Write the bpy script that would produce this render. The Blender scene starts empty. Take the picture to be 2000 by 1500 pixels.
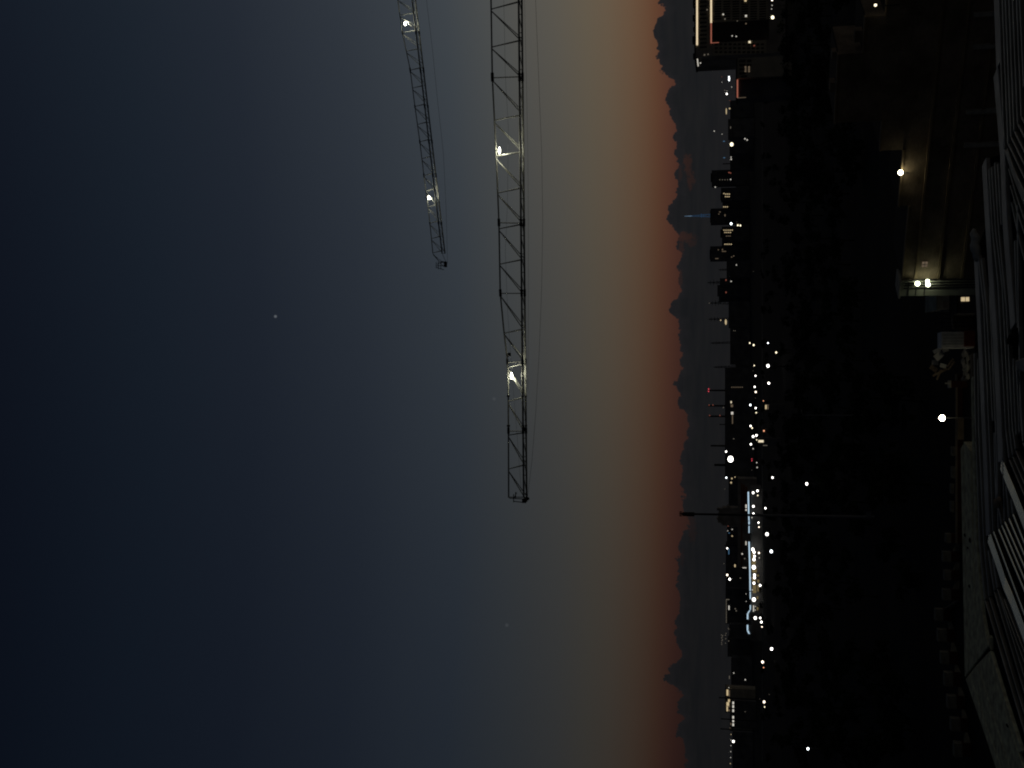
import bpy, bmesh, math, random
from mathutils import Vector, Matrix
random.seed(7)
S = bpy.context.scene
COL = S.collection
R = math.radians

# ------------------------------------------------------------------ camera
FPX = 2200.0                       # focal length in photo pixels (2000 wide)
PITCH = math.atan(435 / FPX)       # horizon sits 435 px below the optical axis
CP, SP = math.cos(PITCH), math.sin(PITCH)
CAMZ = 30.0
cam_d = bpy.data.cameras.new('camera')
cam_d.sensor_fit = 'HORIZONTAL'; cam_d.sensor_width = 36.0
cam_d.lens = 36.0 * FPX / 2000.0
cam_d.clip_start = 0.1; cam_d.clip_end = 60000
cam = bpy.data.objects.new('camera', cam_d); COL.objects.link(cam)
F = Vector((0, CP, SP)); U = Vector((0, -SP, CP)); Rt = Vector((1, 0, 0))
m = Matrix((-U, Rt, -F)).transposed()      # the phone was held on its side: photo right = world down
cam.matrix_world = Matrix.Translation((0, 0, CAMZ)) @ m.to_4x4()
S.camera = cam

def ray(x, y):
    a = (750 - y) / FPX; b = (x - 1000) / FPX
    return Vector((a, CP + b * SP, SP - b * CP))
def at(x, y, D):
    d = ray(x, y); return d * (D / d.y) + Vector((0, 0, CAMZ))
def onz(x, y, z):
    d = ray(x, y); return d * ((z - CAMZ) / d.z) + Vector((0, 0, CAMZ))
def depth_on(x, y, z):
    return onz(x, y, z).y

# ------------------------------------------------------------------ materials
def lin(c):
    return tuple(((v / 255) / 12.92 if v / 255 <= 0.04045 else ((v / 255 + 0.055) / 1.055) ** 2.4) for v in c)

def mat(name, col, rough=0.8, metal=0.0, spec=0.3, var=0.25, scale=3.0, bump=0.0, bscale=40.0):
    M = bpy.data.materials.new(name); M.use_nodes = True
    nt = M.node_tree; b = nt.nodes['Principled BSDF']
    tc = nt.nodes.new('ShaderNodeTexCoord')
    n = nt.nodes.new('ShaderNodeTexNoise'); n.inputs['Scale'].default_value = scale; n.inputs['Detail'].default_value = 5
    nt.links.new(tc.outputs['Object'], n.inputs['Vector'])
    r = nt.nodes.new('ShaderNodeValToRGB')
    r.color_ramp.elements[0].position = 0.3; r.color_ramp.elements[1].position = 0.7
    r.color_ramp.elements[0].color = tuple(c * (1 - var) for c in col) + (1,)
    r.color_ramp.elements[1].color = tuple(min(1, c * (1 + var)) for c in col) + (1,)
    nt.links.new(n.outputs['Fac'], r.inputs['Fac']); nt.links.new(r.outputs['Color'], b.inputs['Base Color'])
    b.inputs['Roughness'].default_value = rough; b.inputs['Metallic'].default_value = metal
    b.inputs['Specular IOR Level'].default_value = spec
    if bump:
        n2 = nt.nodes.new('ShaderNodeTexNoise'); n2.inputs['Scale'].default_value = bscale; n2.inputs['Detail'].default_value = 4
        nt.links.new(tc.outputs['Object'], n2.inputs['Vector'])
        bp = nt.nodes.new('ShaderNodeBump'); bp.inputs['Strength'].default_value = bump; bp.inputs['Distance'].default_value = 0.02
        nt.links.new(n2.outputs['Fac'], bp.inputs['Height']); nt.links.new(bp.outputs['Normal'], b.inputs['Normal'])
    return M

def emit(name, rgb, strength):
    M = bpy.data.materials.new(name); M.use_nodes = True
    if strength < 1.2 or name == 'floodlight_led': M.cycles.emission_sampling = 'NONE'
    nt = M.node_tree; nt.nodes.remove(nt.nodes['Principled BSDF'])
    e = nt.nodes.new('ShaderNodeEmission'); e.inputs['Color'].default_value = tuple(rgb) + (1,)
    e.inputs['Strength'].default_value = strength
    # a faint unevenness of the lens glass
    tc = nt.nodes.new('ShaderNodeTexCoord'); n = nt.nodes.new('ShaderNodeTexNoise'); n.inputs['Scale'].default_value = 2.0
    mr = nt.nodes.new('ShaderNodeMapRange'); mr.inputs['To Min'].default_value = strength * 0.7; mr.inputs['To Max'].default_value = strength * 1.3
    nt.links.new(tc.outputs['Object'], n.inputs['Vector']); nt.links.new(n.outputs['Fac'], mr.inputs['Value'])
    nt.links.new(mr.outputs['Result'], e.inputs['Strength'])
    nt.links.new(e.outputs['Emission'], nt.nodes['Material Output'].inputs['Surface'])
    return M

def brick(name, c1, c2, mortar, scale=1.6):
    M = bpy.data.materials.new(name); M.use_nodes = True
    nt = M.node_tree; b = nt.nodes['Principled BSDF']
    tc = nt.nodes.new('ShaderNodeTexCoord')
    mp = nt.nodes.new('ShaderNodeMapping'); mp.inputs['Rotation'].default_value = (R(90), 0, 0)
    br = nt.nodes.new('ShaderNodeTexBrick'); br.inputs['Scale'].default_value = scale
    br.inputs['Color1'].default_value = c1 + (1,); br.inputs['Color2'].default_value = c2 + (1,); br.inputs['Mortar'].default_value = mortar + (1,)
    n = nt.nodes.new('ShaderNodeTexNoise'); n.inputs['Scale'].default_value = 0.35; n.inputs['Detail'].default_value = 6
    mx = nt.nodes.new('ShaderNodeMix'); mx.data_type = 'RGBA'; mx.blend_type = 'MULTIPLY'; mx.inputs['Factor'].default_value = 0.8
    rp = nt.nodes.new('ShaderNodeValToRGB'); rp.color_ramp.elements[0].position = 0.35; rp.color_ramp.elements[1].position = 0.65
    rp.color_ramp.elements[0].color = (0.35, 0.33, 0.3, 1)
    nt.links.new(tc.outputs['Object'], mp.inputs['Vector']); nt.links.new(mp.outputs['Vector'], br.inputs['Vector'])
    nt.links.new(tc.outputs['Object'], n.inputs['Vector']); nt.links.new(n.outputs['Fac'], rp.inputs['Fac'])
    nt.links.new(br.outputs['Color'], mx.inputs['A']); nt.links.new(rp.outputs['Color'], mx.inputs['B'])
    nt.links.new(mx.outputs['Result'], b.inputs['Base Color'])
    b.inputs['Roughness'].default_value = 0.9; b.inputs['Specular IOR Level'].default_value = 0.15
    return M

M = dict(
    crane=mat('crane_paint', (0.36, 0.37, 0.31), 0.55, 0, 0.3, 0.15, 2.0),
    dark=mat('dark_steel', (0.03, 0.03, 0.032), 0.6, 0.3, 0.3),
    rope=mat('steel_rope', (0.03, 0.035, 0.04), 0.7, 0.2),
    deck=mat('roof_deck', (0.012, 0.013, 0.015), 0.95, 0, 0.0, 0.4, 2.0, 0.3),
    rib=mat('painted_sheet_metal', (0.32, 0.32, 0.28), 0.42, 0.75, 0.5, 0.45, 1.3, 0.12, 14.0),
    flash=mat('galvanised_flashing', (0.36, 0.36, 0.33), 0.5, 0.85, 0.5, 0.35, 1.7, 0.15, 9.0),
    ridge_lit=mat('lit_ridge_metal', (0.97, 0.93, 0.76), 0.2, 1.0, 0.5, 0.12, 2.5),  # brighter copy of the roof metal: stronger light on slanting runs put into colour
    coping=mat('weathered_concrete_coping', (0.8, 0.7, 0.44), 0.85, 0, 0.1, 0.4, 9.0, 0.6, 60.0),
    joint=mat('dark_joint', (0.012, 0.011, 0.01), 0.95, 0, 0.05),
    ground=mat('dark_ground', (0.02, 0.018, 0.015), 0.95, 0, 0.1, 0.4, 0.05),
    asphalt=mat('asphalt', (0.05, 0.05, 0.05), 0.9, 0, 0.2, 0.2, 0.3),
    city=mat('dark_city_wall', (0.16, 0.155, 0.15), 0.85, 0, 0.2, 0.4, 0.08),
    citybrown=mat('brown_city_wall', (0.36, 0.32, 0.26), 0.85, 0, 0.2, 0.4, 0.08),
    rust=mat('rust_red_cladding', (0.3, 0.12, 0.06), 0.8, 0, 0.2, 0.4, 0.06),
    beige=mat('beige_office_wall', (0.5, 0.44, 0.31), 0.8, 0, 0.2, 0.2, 0.15),
    glass=mat('dark_window_glass', (0.008, 0.009, 0.011), 0.25, 0, 0.4, 0.3, 0.4),
    roofing=mat('roofing_felt', (0.03, 0.03, 0.03), 0.9, 0, 0.1),
    brick=brick('old_brown_brick', (0.36, 0.28, 0.19), (0.28, 0.225, 0.15), (0.24, 0.215, 0.17)),
    redbrick=brick('dark_red_brick', (0.12, 0.035, 0.025), (0.08, 0.025, 0.02), (0.06, 0.05, 0.045), 3.0),
    stone=mat('pale_concrete', (0.42, 0.4, 0.33), 0.85, 0, 0.3, 0.3, 1.5, 0.4),
    galv=mat('galvanised_pole', (0.2, 0.2, 0.19), 0.6, 0.2, 0.4, 0.2, 1.0),
    capstone=mat('dull_cap_stone', (0.2, 0.19, 0.145), 0.9, 0, 0.2, 0.4, 1.5, 0.4),
    plaster=mat('grey_render', (0.34, 0.35, 0.28), 0.9, 0, 0.2, 0.3, 0.6),
    ledge=mat('sandstone_ledge', (0.26, 0.2, 0.12), 0.85, 0, 0.2, 0.3, 0.5),
    white=mat('white_panel', (0.72, 0.72, 0.66), 0.7, 0, 0.3, 0.2, 1.0),
    wood=mat('weathered_timber', (0.3, 0.23, 0.15), 0.85, 0, 0.2, 0.4, 3.0),
    red=mat('rusty_red_panel', (0.2, 0.045, 0.025), 0.8, 0, 0.2),
    tarp=mat('pale_tarpaulin', (0.5, 0.5, 0.42), 0.7, 0, 0.3, 0.3, 4.0, 0.6, 18.0),
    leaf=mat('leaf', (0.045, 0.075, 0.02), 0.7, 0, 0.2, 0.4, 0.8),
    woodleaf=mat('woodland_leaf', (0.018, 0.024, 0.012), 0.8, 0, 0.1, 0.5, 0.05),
    bark=mat('bark', (0.06, 0.045, 0.03), 0.95, 0, 0.1),
)
E = dict(
    flood=emit('floodlight_led', (1.0, 0.97, 0.8), 14),
    white=emit('white_lamp', (1.0, 0.95, 0.88), 4.2),
    warm=emit('warm_lamp', (1.0, 0.84, 0.66), 3.2),
    cool=emit('cool_lamp', (0.88, 0.96, 1.0), 4.0),
    yellow=emit('yellow_lamp', (1.0, 0.88, 0.6), 2.2),
    orange=emit('orange_lamp', (1.0, 0.42, 0.22), 1.3),
    red=emit('red_lamp', (1.0, 0.08, 0.12), 1.0),
    dim=emit('dim_lamp', (0.9, 0.85, 0.75), 0.7),
    faint=emit('faint_lamp', (0.8, 0.7, 0.55), 0.16),
    blue=emit('blue_lamp', (0.15, 0.35, 0.6), 0.35),
    window=emit('lit_window', (1.0, 0.78, 0.45), 0.55),
    window2=emit('bright_lit_window', (1.0, 0.86, 0.6), 0.9),
    windowdim=emit('faint_lit_window', (0.8, 0.6, 0.4), 0.14),
    windowred=emit('reddish_lit_window', (1.0, 0.3, 0.2), 0.2),
    yard=emit('yard_lamp_led', (1.0, 0.9, 0.62), 26),
    gate=emit('gate_lamp', (0.95, 1.0, 0.7), 9),
    eave=emit('eave_lamp', (1.0, 0.9, 0.6), 15),
    strip=emit('cream_led_strip', (1.0, 0.8, 0.52), 0.85),
    stripred=emit('red_led_strip', (0.75, 0.24, 0.16), 0.42),
    stripblue=emit('blue_white_led_strip', (0.6, 0.82, 1.0), 0.75),
    shop=emit('shop_window', (0.9, 0.68, 0.3), 0.16),
    towerblue=emit('tower_blue_glow', (0.1, 0.25, 0.5), 0.14),  # emission stands in for blue light falling on the tower steel
    towertip=emit('tower_tip_glow', (0.3, 0.5, 0.75), 0.3),
)

# ------------------------------------------------------------------ mesh helpers
class MB:
    def __init__(s): s.v = []; s.f = []
    def add(s, vs, fs):
        o = len(s.v); s.v += [tuple(v) for v in vs]; s.f += [tuple(i + o for i in f) for f in fs]; return s
    def box(s, x0, y0, z0, x1, y1, z1):
        return s.add([(x0,y0,z0),(x1,y0,z0),(x1,y1,z0),(x0,y1,z0),(x0,y0,z1),(x1,y0,z1),(x1,y1,z1),(x0,y1,z1)],
                     [(3,2,1,0),(4,5,6,7),(0,1,5,4),(1,2,6,5),(2,3,7,6),(3,0,4,7)])
    def hexa(s, b, t):   # bottom quad, top quad
        return s.add(list(b) + list(t), [(3,2,1,0),(4,5,6,7),(0,1,5,4),(1,2,6,5),(2,3,7,6),(3,0,4,7)])
    def tube(s, pts, r, n=6):
        pts = [Vector(p) for p in pts]; rs = r if isinstance(r, (list, tuple)) else [r] * len(pts)
        rings = []
        for i, p in enumerate(pts):
            t = (pts[min(i+1, len(pts)-1)] - pts[max(i-1, 0)]).normalized()
            a = Vector((0,0,1)) if abs(t.z) < 0.9 else Vector((1,0,0))
            u = t.cross(a).normalized(); w = t.cross(u).normalized()
            rings.append([p + (u * math.cos(2*math.pi*k/n) + w * math.sin(2*math.pi*k/n)) * rs[i] for k in range(n)])
        vs = [v for rg in rings for v in rg]; fs = []
        for i in range(len(pts)-1):
            for k in range(n):
                fs.append((i*n+k, i*n+(k+1)%n, (i+1)*n+(k+1)%n, (i+1)*n+k))
        fs.append(tuple(range(n-1,-1,-1))); fs.append(tuple((len(pts)-1)*n+k for k in range(n)))
        return s.add(vs, fs)
    def ball(s, c, rx, ry=None, rz=None, nu=10, nv=6):
        ry = ry or rx; rz = rz or rx; vs = []; fs = []
        vs.append((c[0], c[1], c[2]-rz))
        for i in range(1, nv):
            t = math.pi * i / nv
            for k in range(nu):
                vs.append((c[0]+rx*math.sin(t)*math.cos(2*math.pi*k/nu), c[1]+ry*math.sin(t)*math.sin(2*math.pi*k/nu), c[2]-rz*math.cos(t)))
        vs.append((c[0], c[1], c[2]+rz)); L = len(vs)-1
        for k in range(nu): fs.append((0, 1+(k+1)%nu, 1+k))
        for i in range(nv-2):
            for k in range(nu):
                a = 1+i*nu; fs.append((a+k, a+(k+1)%nu, a+nu+(k+1)%nu, a+nu+k))
        a = 1+(nv-2)*nu
        for k in range(nu): fs.append((a+k, a+(k+1)%nu, L))
        return s.add(vs, fs)
    def poly(s, pts, z0, z1):    # vertical prism over a plan polygon
        n = len(pts); vs = [(p[0],p[1],z0) for p in pts] + [(p[0],p[1],z1) for p in pts]
        return s.add(vs, [tuple(range(n-1,-1,-1)), tuple(range(n,2*n))] + [(i,(i+1)%n,n+(i+1)%n,n+i) for i in range(n)])
    def build(s, name, material, parent=None, bevel=0.0, smooth=False):
        me = bpy.data.meshes.new(name)
        org = parent_loc(parent)
        vs = [Vector(v) - org for v in s.v]
        o0 = Vector((0,0,0))
        if parent is None and vs:
            xs = [v.x for v in vs]; ys = [v.y for v in vs]; zs = [v.z for v in vs]
            o0 = Vector(((min(xs)+max(xs))/2, (min(ys)+max(ys))/2, min(zs))); vs = [v - o0 for v in vs]
        me.from_pydata([tuple(v) for v in vs], [], s.f); me.validate()
        bm = bmesh.new(); bm.from_mesh(me); bmesh.ops.recalc_face_normals(bm, faces=bm.faces)
        if any(len(f.verts) > 4 for f in bm.faces): bmesh.ops.triangulate(bm, faces=[f for f in bm.faces if len(f.verts) > 8])
        bm.to_mesh(me); bm.free()
        if smooth:
            for p in me.polygons: p.use_smooth = True
        me.materials.append(material)
        o = bpy.data.objects.new(name, me); COL.objects.link(o)
        if parent is not None: o.parent = parent
        else: o.location = o0
        if bevel:
            b = o.modifiers.new('bevel', 'BEVEL'); b.width = bevel; b.segments = 2; b.limit_method = 'ANGLE'
        return o

def parent_loc(p):
    v = Vector((0,0,0))
    while p is not None: v += Vector(p.location); p = p.parent
    return v
def tag(o, label, cat, group=None, kind=None):
    if label: o['label'] = label
    if cat: o['category'] = cat
    if group: o['group'] = group
    if kind: o['kind'] = kind
    return o
def thing(name, label, cat, loc, group=None):
    o = bpy.data.objects.new(name, None); COL.objects.link(o); o.location = loc; o.empty_display_size = 0.5
    return tag(o, label, cat, group, 'thing')
def struct(name, mb, material):
    o = mb.build(name, material); o['kind'] = 'structure'; return o
def lerp(pts, y):            # piecewise x(y)
    pts = sorted(pts, key=lambda p: p[1])
    if y <= pts[0][1]: a, b = pts[0], pts[1]
    elif y >= pts[-1][1]: a, b = pts[-2], pts[-1]
    else:
        for a, b in zip(pts, pts[1:]):
            if a[1] <= y <= b[1]: break
    return a[0] + (b[0]-a[0]) * (y-a[1]) / (b[1]-a[1])
ORD = ['first','second','third','fourth','fifth','sixth','seventh','eighth','ninth','tenth','eleventh','twelfth','thirteenth','fourteenth','fifteenth','sixteenth','seventeenth','eighteenth','nineteenth','twentieth','twenty-first','twenty-second','twenty-third','twenty-fourth','twenty-fifth','twenty-sixth','twenty-seventh','twenty-eighth','twenty-ninth','thirtieth','thirty-first','thirty-second','thirty-third','thirty-fourth','thirty-fifth','thirty-sixth','thirty-seventh','thirty-eighth','thirty-ninth','fortieth']

# ------------------------------------------------------------------ sky (world)
W = bpy.data.worlds.new('World'); S.world = W; W.use_nodes = True
nt = W.node_tree; N = nt.nodes; L = nt.links
for n in list(N): N.remove(n)
out = N.new('ShaderNodeOutputWorld'); bg = N.new('ShaderNodeBackground'); L.new(bg.outputs[0], out.inputs[0])
def link(v, sock):
    if isinstance(v, (int, float)): sock.default_value = v
    else: L.new(v, sock)
def mth(op, a, b=None, c=None, clamp=False):
    n = N.new('ShaderNodeMath'); n.operation = op; n.use_clamp = clamp
    link(a, n.inputs[0])
    if b is not None: link(b, n.inputs[1])
    if c is not None: link(c, n.inputs[2])
    return n.outputs[0]
def mrange(v, a, b, c=0.0, d=1.0, smooth=False):
    n = N.new('ShaderNodeMapRange'); n.interpolation_type = 'SMOOTHSTEP' if smooth else 'LINEAR'
    link(v, n.inputs['Value']); link(a, n.inputs['From Min']); link(b, n.inputs['From Max'])
    n.inputs['To Min'].default_value = c; n.inputs['To Max'].default_value = d
    return n.outputs['Result']
def mixc(f, a, b, mode='MIX'):
    n = N.new('ShaderNodeMix'); n.data_type = 'RGBA'; n.blend_type = mode
    link(f, n.inputs['Factor'])
    for v, k in ((a, 'A'), (b, 'B')):
        if isinstance(v, tuple): n.inputs[k].default_value = v + (1,)
        else: L.new(v, n.inputs[k])
    return n.outputs['Result']
tc = N.new('ShaderNodeTexCoord'); sep = N.new('ShaderNodeSeparateXYZ'); L.new(tc.outputs['Generated'], sep.inputs[0])
EL = mth('MULTIPLY', mth('ARCSINE', sep.outputs['Z']), 57.29578)
AZ = mth('MULTIPLY', mth('ARCTAN2', sep.outputs['X'], sep.outputs['Y']), 57.29578)
def azel(x, y):
    d = ray(x, y).normalized(); return math.degrees(math.atan2(d.x, d.y)), math.degrees(math.asin(d.z))
SKY = [(-400,(9,13,20)),(0,(14,19,29)),(100,(16,22,32)),(300,(21,28,38)),(500,(27,33,43)),(700,(36,42,51)),(900,(47,53,60)),(1000,(57,60,62)),
       (1100,(66,65,62)),(1160,(72,67,59)),(1200,(75,66,56)),(1244,(76,61,49)),(1270,(74,55,43)),(1285,(72,50,38)),(1302,(68,44,35)),(1325,(60,37,31)),(1360,(48,32,28)),(1435,(36,27,26))]
ramp = N.new('ShaderNodeValToRGB'); cr = ramp.color_ramp; cr.interpolation = 'LINEAR'
stops = sorted([(azel(x, 750)[1] / 60.0, lin(c)) for x, c in SKY])
cr.elements[0].position = stops[0][0]; cr.elements[0].color = stops[0][1] + (1,)
cr.elements[1].position = stops[-1][0]; cr.elements[1].color = stops[-1][1] + (1,)
for p, c in stops[1:-1]:
    e = cr.elements.new(p); e.color = c + (1,)
L.new(mth('DIVIDE', EL, 60.0), ramp.inputs['Fac'])
# brighter towards the place where the sun went down (to the right), dim behind the camera
azc = mth('MINIMUM', mth('MAXIMUM', AZ, -44.0), 44.0)
aze = mth('MULTIPLY', mth('SINE', mth('DIVIDE', azc, 28.0)), 28.0)
aze = mth('SUBTRACT', aze, mth('MULTIPLY', mth('MAXIMUM', aze, 0.0), 0.14))
rate = mth('MINIMUM', mrange(EL, 4.0, 16.0, 0.0455, 0.029), mrange(EL, 10.0, 30.0, 0.036, 0.0205))
back = mrange(mth('ABSOLUTE', AZ), 50.0, 140.0, 1.0, 0.45)
glow = mth('MULTIPLY', mth('EXPONENT', mth('MULTIPLY', aze, rate)), back)
skyc = N.new('ShaderNodeVectorMath'); skyc.operation = 'SCALE'; L.new(ramp.outputs['Color'], skyc.inputs[0]); L.new(glow, skyc.inputs['Scale'])
tint = N.new('ShaderNodeCombineXYZ'); link(mth('POWER', glow, 0.12), tint.inputs[0]); tint.inputs[1].default_value = 1.0; link(mth('POWER', glow, -0.2), tint.inputs[2])
tm_ = N.new('ShaderNodeVectorMath'); tm_.operation = 'MULTIPLY'; L.new(skyc.outputs[0], tm_.inputs[0]); L.new(tint.outputs[0], tm_.inputs[1])
skyc = tm_.outputs[0]
# low cloud bank: outline by azimuth, broken by rounded noise
PROF = [(0,1288),(15,1294),(25,1296),(33,1287),(45,1276),(60,1270),(75,1272),(85,1278),(100,1279),(115,1280),(130,1286),(140,1290),(150,1300),(163,1311),(175,1302),(190,1296),(200,1294),(205,1300),(220,1302),(232,1309),(245,1316),(275,1316),(300,1317),(340,1319),(380,1322),(388,1314),(400,1308),(415,1302),(427,1300),(435,1303),(445,1309),(455,1318),(462,1322),(500,1322),(540,1321),(575,1323),(582,1318),(590,1310),(600,1306),(608,1307),(615,1313),(625,1320),(640,1322),(670,1323),(690,1326),(728,1328),(735,1322),(742,1316),(750,1314),(762,1318),(772,1323),(790,1322),(800,1330),(810,1338),(830,1341),(850,1339),(870,1334),(890,1328),(920,1326),(940,1327),(955,1334),(965,1336),(975,1328),(990,1327),(1000,1333),(1010,1340),(1022,1343),(1042,1328),(1060,1324),(1110,1322),(1150,1322),(1170,1326),(1200,1320),(1230,1318),(1260,1321),(1280,1325),(1288,1317),(1300,1308),(1315,1303),(1324,1299),(1332,1302),(1340,1312),(1346,1322),(1360,1326),(1368,1317),(1385,1318),(1395,1325),(1405,1332),(1412,1325),(1422,1318),(1435,1320),(1450,1328),(1470,1336),(1500,1338)]
fc = N.new('ShaderNodeFloatCurve'); cm = fc.mapping; cv = cm.curves[0]
pp = sorted([((azel(x, y)[0] + 22) / 44.0, azel(x, y)[1] / 6.0) for y, x in PROF])
cv.points[0].location = (0, pp[0][1]); cv.points[1].location = (1, pp[-1][1])
for a, b in pp: cv.points.new(a, b)
for p in cv.points: p.handle_type = 'AUTO_CLAMPED'
cm.update()
link(mth('DIVIDE', mth('ADD', AZ, 22.0), 44.0, clamp=True), fc.inputs['Value'])
TOP = mth('MULTIPLY', fc.outputs[0], 6.0)
cmb = N.new('ShaderNodeCombineXYZ'); L.new(AZ, cmb.inputs[0]); L.new(EL, cmb.inputs[1])
def noise(scale, detail=3.0, rough=0.55):
    n = N.new('ShaderNodeTexNoise'); n.inputs['Scale'].default_value = scale; n.inputs['Detail'].default_value = detail; n.inputs['Roughness'].default_value = rough
    L.new(cmb.outputs[0], n.inputs['Vector']); return n.outputs['Fac']
vor = N.new('ShaderNodeTexVoronoi'); vor.feature = 'SMOOTH_F1'; vor.inputs['Scale'].default_value = 2.4; vor.inputs['Smoothness'].default_value = 0.2
L.new(cmb.outputs[0], vor.inputs['Vector'])
vor2 = N.new('ShaderNodeTexVoronoi'); vor2.feature = 'F1'; vor2.inputs['Scale'].default_value = 7.5
L.new(cmb.outputs[0], vor2.inputs['Vector'])
d = mth('SUBTRACT', TOP, EL)
d = mth('ADD', d, mth('MULTIPLY', mth('SUBTRACT', noise(1.6), 0.5), 0.3))
d = mth('ADD', d, mth('MULTIPLY', mth('SUBTRACT', 0.36, vor.outputs['Distance']), 0.32))
d = mth('ADD', d, mth('MULTIPLY', mth('SUBTRACT', 0.36, vor2.outputs['Distance']), 0.15))
cloud = mrange(d, -0.02, 0.045, 0, 1, True)
# gaps in the bank where the red sky shows through
HOLES = [(1343,318,8,17,.8),(1346,335,6,10,.6),(1350,352,7,18,.75),(1328,338,4,15,.3),(1340,464,19,8,.9),(1335,458,8,6,.8),(1330,486,6,12,.55),(1352,470,8,14,.5),(1329,545,4,20,.5),(1352,1035,8,24,.5),(1347,1015,8,10,.6),(1333,1090,4,16,.25)]
hole = None; nz = noise(4.2, 6.0, 0.7)
for x, y, rx, ry, amt in HOLES:
    a, e = azel(x, y); sx = ry * 57.3 / FPX; sy = rx * 57.3 / FPX
    q = mth('ADD', mth('POWER', mth('ABSOLUTE', mth('DIVIDE', mth('SUBTRACT', AZ, a), sx)), 2), mth('POWER', mth('ABSOLUTE', mth('DIVIDE', mth('SUBTRACT', EL, e), sy)), 2))
    q = mth('ADD', q, mth('MULTIPLY', mth('SUBTRACT', nz, 0.5), 6.5))
    h = mrange(q, 0.45, 1.4, amt * 0.62, 0.0, True)
    hole = h if hole is None else mth('MAXIMUM', hole, h)
streak = N.new('ShaderNodeVectorMath'); streak.operation = 'MULTIPLY'; L.new(cmb.outputs[0], streak.inputs[0]); streak.inputs[1].default_value = (0.35, 2.6, 1)
ns = N.new('ShaderNodeTexNoise'); ns.inputs['Scale'].default_value = 1.2; ns.inputs['Detail'].default_value = 4; L.new(streak.outputs[0], ns.inputs['Vector'])
ccol = mixc(mrange(ns.outputs['Fac'], 0.3, 0.75), lin((22, 23, 25)), lin((27, 27, 28)))
ccol = mixc(mrange(d, 0.0, 0.55, 0.55, 0.0), ccol, lin((31, 30, 32)))
ccol = mixc(mrange(EL, 0.0, 1.6, 0.35, 0.0), ccol, lin((26, 25, 26)))
cs = N.new('ShaderNodeVectorMath'); cs.operation = 'SCALE'; L.new(ccol, cs.inputs[0]); L.new(mth('POWER', glow, 0.42), cs.inputs['Scale'])
ccol = cs.outputs[0]
dimred = N.new('ShaderNodeVectorMath'); dimred.operation = 'SCALE'; L.new(skyc, dimred.inputs[0]); dimred.inputs['Scale'].default_value = 0.75
ccol = mixc(hole, ccol, dimred.outputs[0])
final = mixc(cloud, skyc, ccol)
for (x, y, r, b) in [(538,618,1.6,.06),(965,779,1.8,.009),(990,1221,1.9,.01)]:      # first stars
    sd = ray(x, y).normalized(); vm = N.new('ShaderNodeVectorMath'); vm.operation = 'DOT_PRODUCT'
    L.new(tc.outputs['Generated'], vm.inputs[0]); vm.inputs[1].default_value = sd
    c0 = math.cos(r / FPX); g = mrange(vm.outputs['Value'], math.cos(2.2 * r / FPX), math.cos(0.3 * r / FPX), 0, 1)
    final = mixc(g, final, (b*1.6, b*1.7, b*1.8), 'ADD')
L.new(final, bg.inputs['Color']); bg.inputs['Strength'].default_value = 1.0

# ------------------------------------------------------------------ ground and roads
g = MB(); g.add([(-30000,-2000,0),(30000,-2000,0),(30000,40000,0),(-30000,40000,0)], [(0,1,2,3)])
struct('ground', g, M['ground'])
g = MB(); g.box(-420, 1262, 0.004, 420, 1276, 0.03); struct('road', g, M['asphalt'])
g = MB(); g.box(-420, 1280, 0.004, 420, 1284, 0.14); struct('pavement', g, M['stone'])

# ------------------------------------------------------------------ tower crane jibs
def crane_jib(root, topP, nearP, farP, ys, braces, sleeves, rt, rn, rb, lat_ys):
    tb = MB().tube([topP(y) for y in ys], rt, 8).build('top_chord', M['crane'], root)
    MB().tube([nearP(ys[0]), nearP(ys[-1])], rn, 8).build('bottom_chord', M['crane'], root)
    MB().tube([farP(ys[0]), farP(ys[-1])], rn, 8).build('bottom_chord', M['crane'], root)
    for yt, yb, face in braces:
        if 'n' in face: MB().tube([topP(yt), nearP(yb)], rb, 6).build('brace', M['crane'], root)
        if 'f' in face: MB().tube([topP(yt), farP(yb)], rb * 0.8, 6).build('brace', M['crane'], root)
    z = MB()
    for a, b in zip(lat_ys, lat_ys[1:]):
        z.tube([nearP(a), farP(b)], rb * 0.7, 5); z.tube([farP(b), nearP(b)], rb * 0.7, 5)
    z.build('bottom_lattice', M['crane'], root)
    for y0, y1, k in sleeves:
        MB().tube([topP(y0), topP(y1)], rt * k, 8).build('joint_sleeve', M['dark'], root)
        for q in (nearP, farP):
            MB().tube([q(y0), q(y1)], rn * 1.35, 8).build('joint_sleeve', M['dark'], root)

def floodlight(root, c, w, h, along, power=150):
    a = Vector(along).normalized(); up = Vector((0,0,1)); n = a.cross(up).normalized()
    def bx(mb, c0, da, dn, dz):
        pts = []
        for sz in (-1, 1):
            q = [c0 + a*da*sa + n*dn*sn + up*dz*sz for sa, sn in ((-1,-1),(1,-1),(1,1),(-1,1))]
            pts.append(q)
        mb.hexa(pts[0], pts[1])
    hs = MB(); bx(hs, Vector(c) + up*(h*0.75), w*0.55, h*0.7, h*0.2)
    bx(hs, Vector(c) + up*(h*1.6), 0.03, 0.03, h*0.7)
    hb = hs.build('floodlight', M['dark'], root)
    e = MB(); e.ball(Vector(c), w*0.5, h*0.5, h*0.5, 12, 8)
    e.build('lens', E['flood'], hb, smooth=True)
    ld = bpy.data.lights.new('floodlight_beam', 'POINT'); ld.energy = power; ld.shadow_soft_size = 0.07; ld.color = (1.0, 0.96, 0.8)
    lo = bpy.data.objects.new('floodlight_beam', ld); COL.objects.link(lo); lo.parent = hb; lo.location = Vector(c) - up*(h*0.55) - parent_loc(hb)

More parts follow.
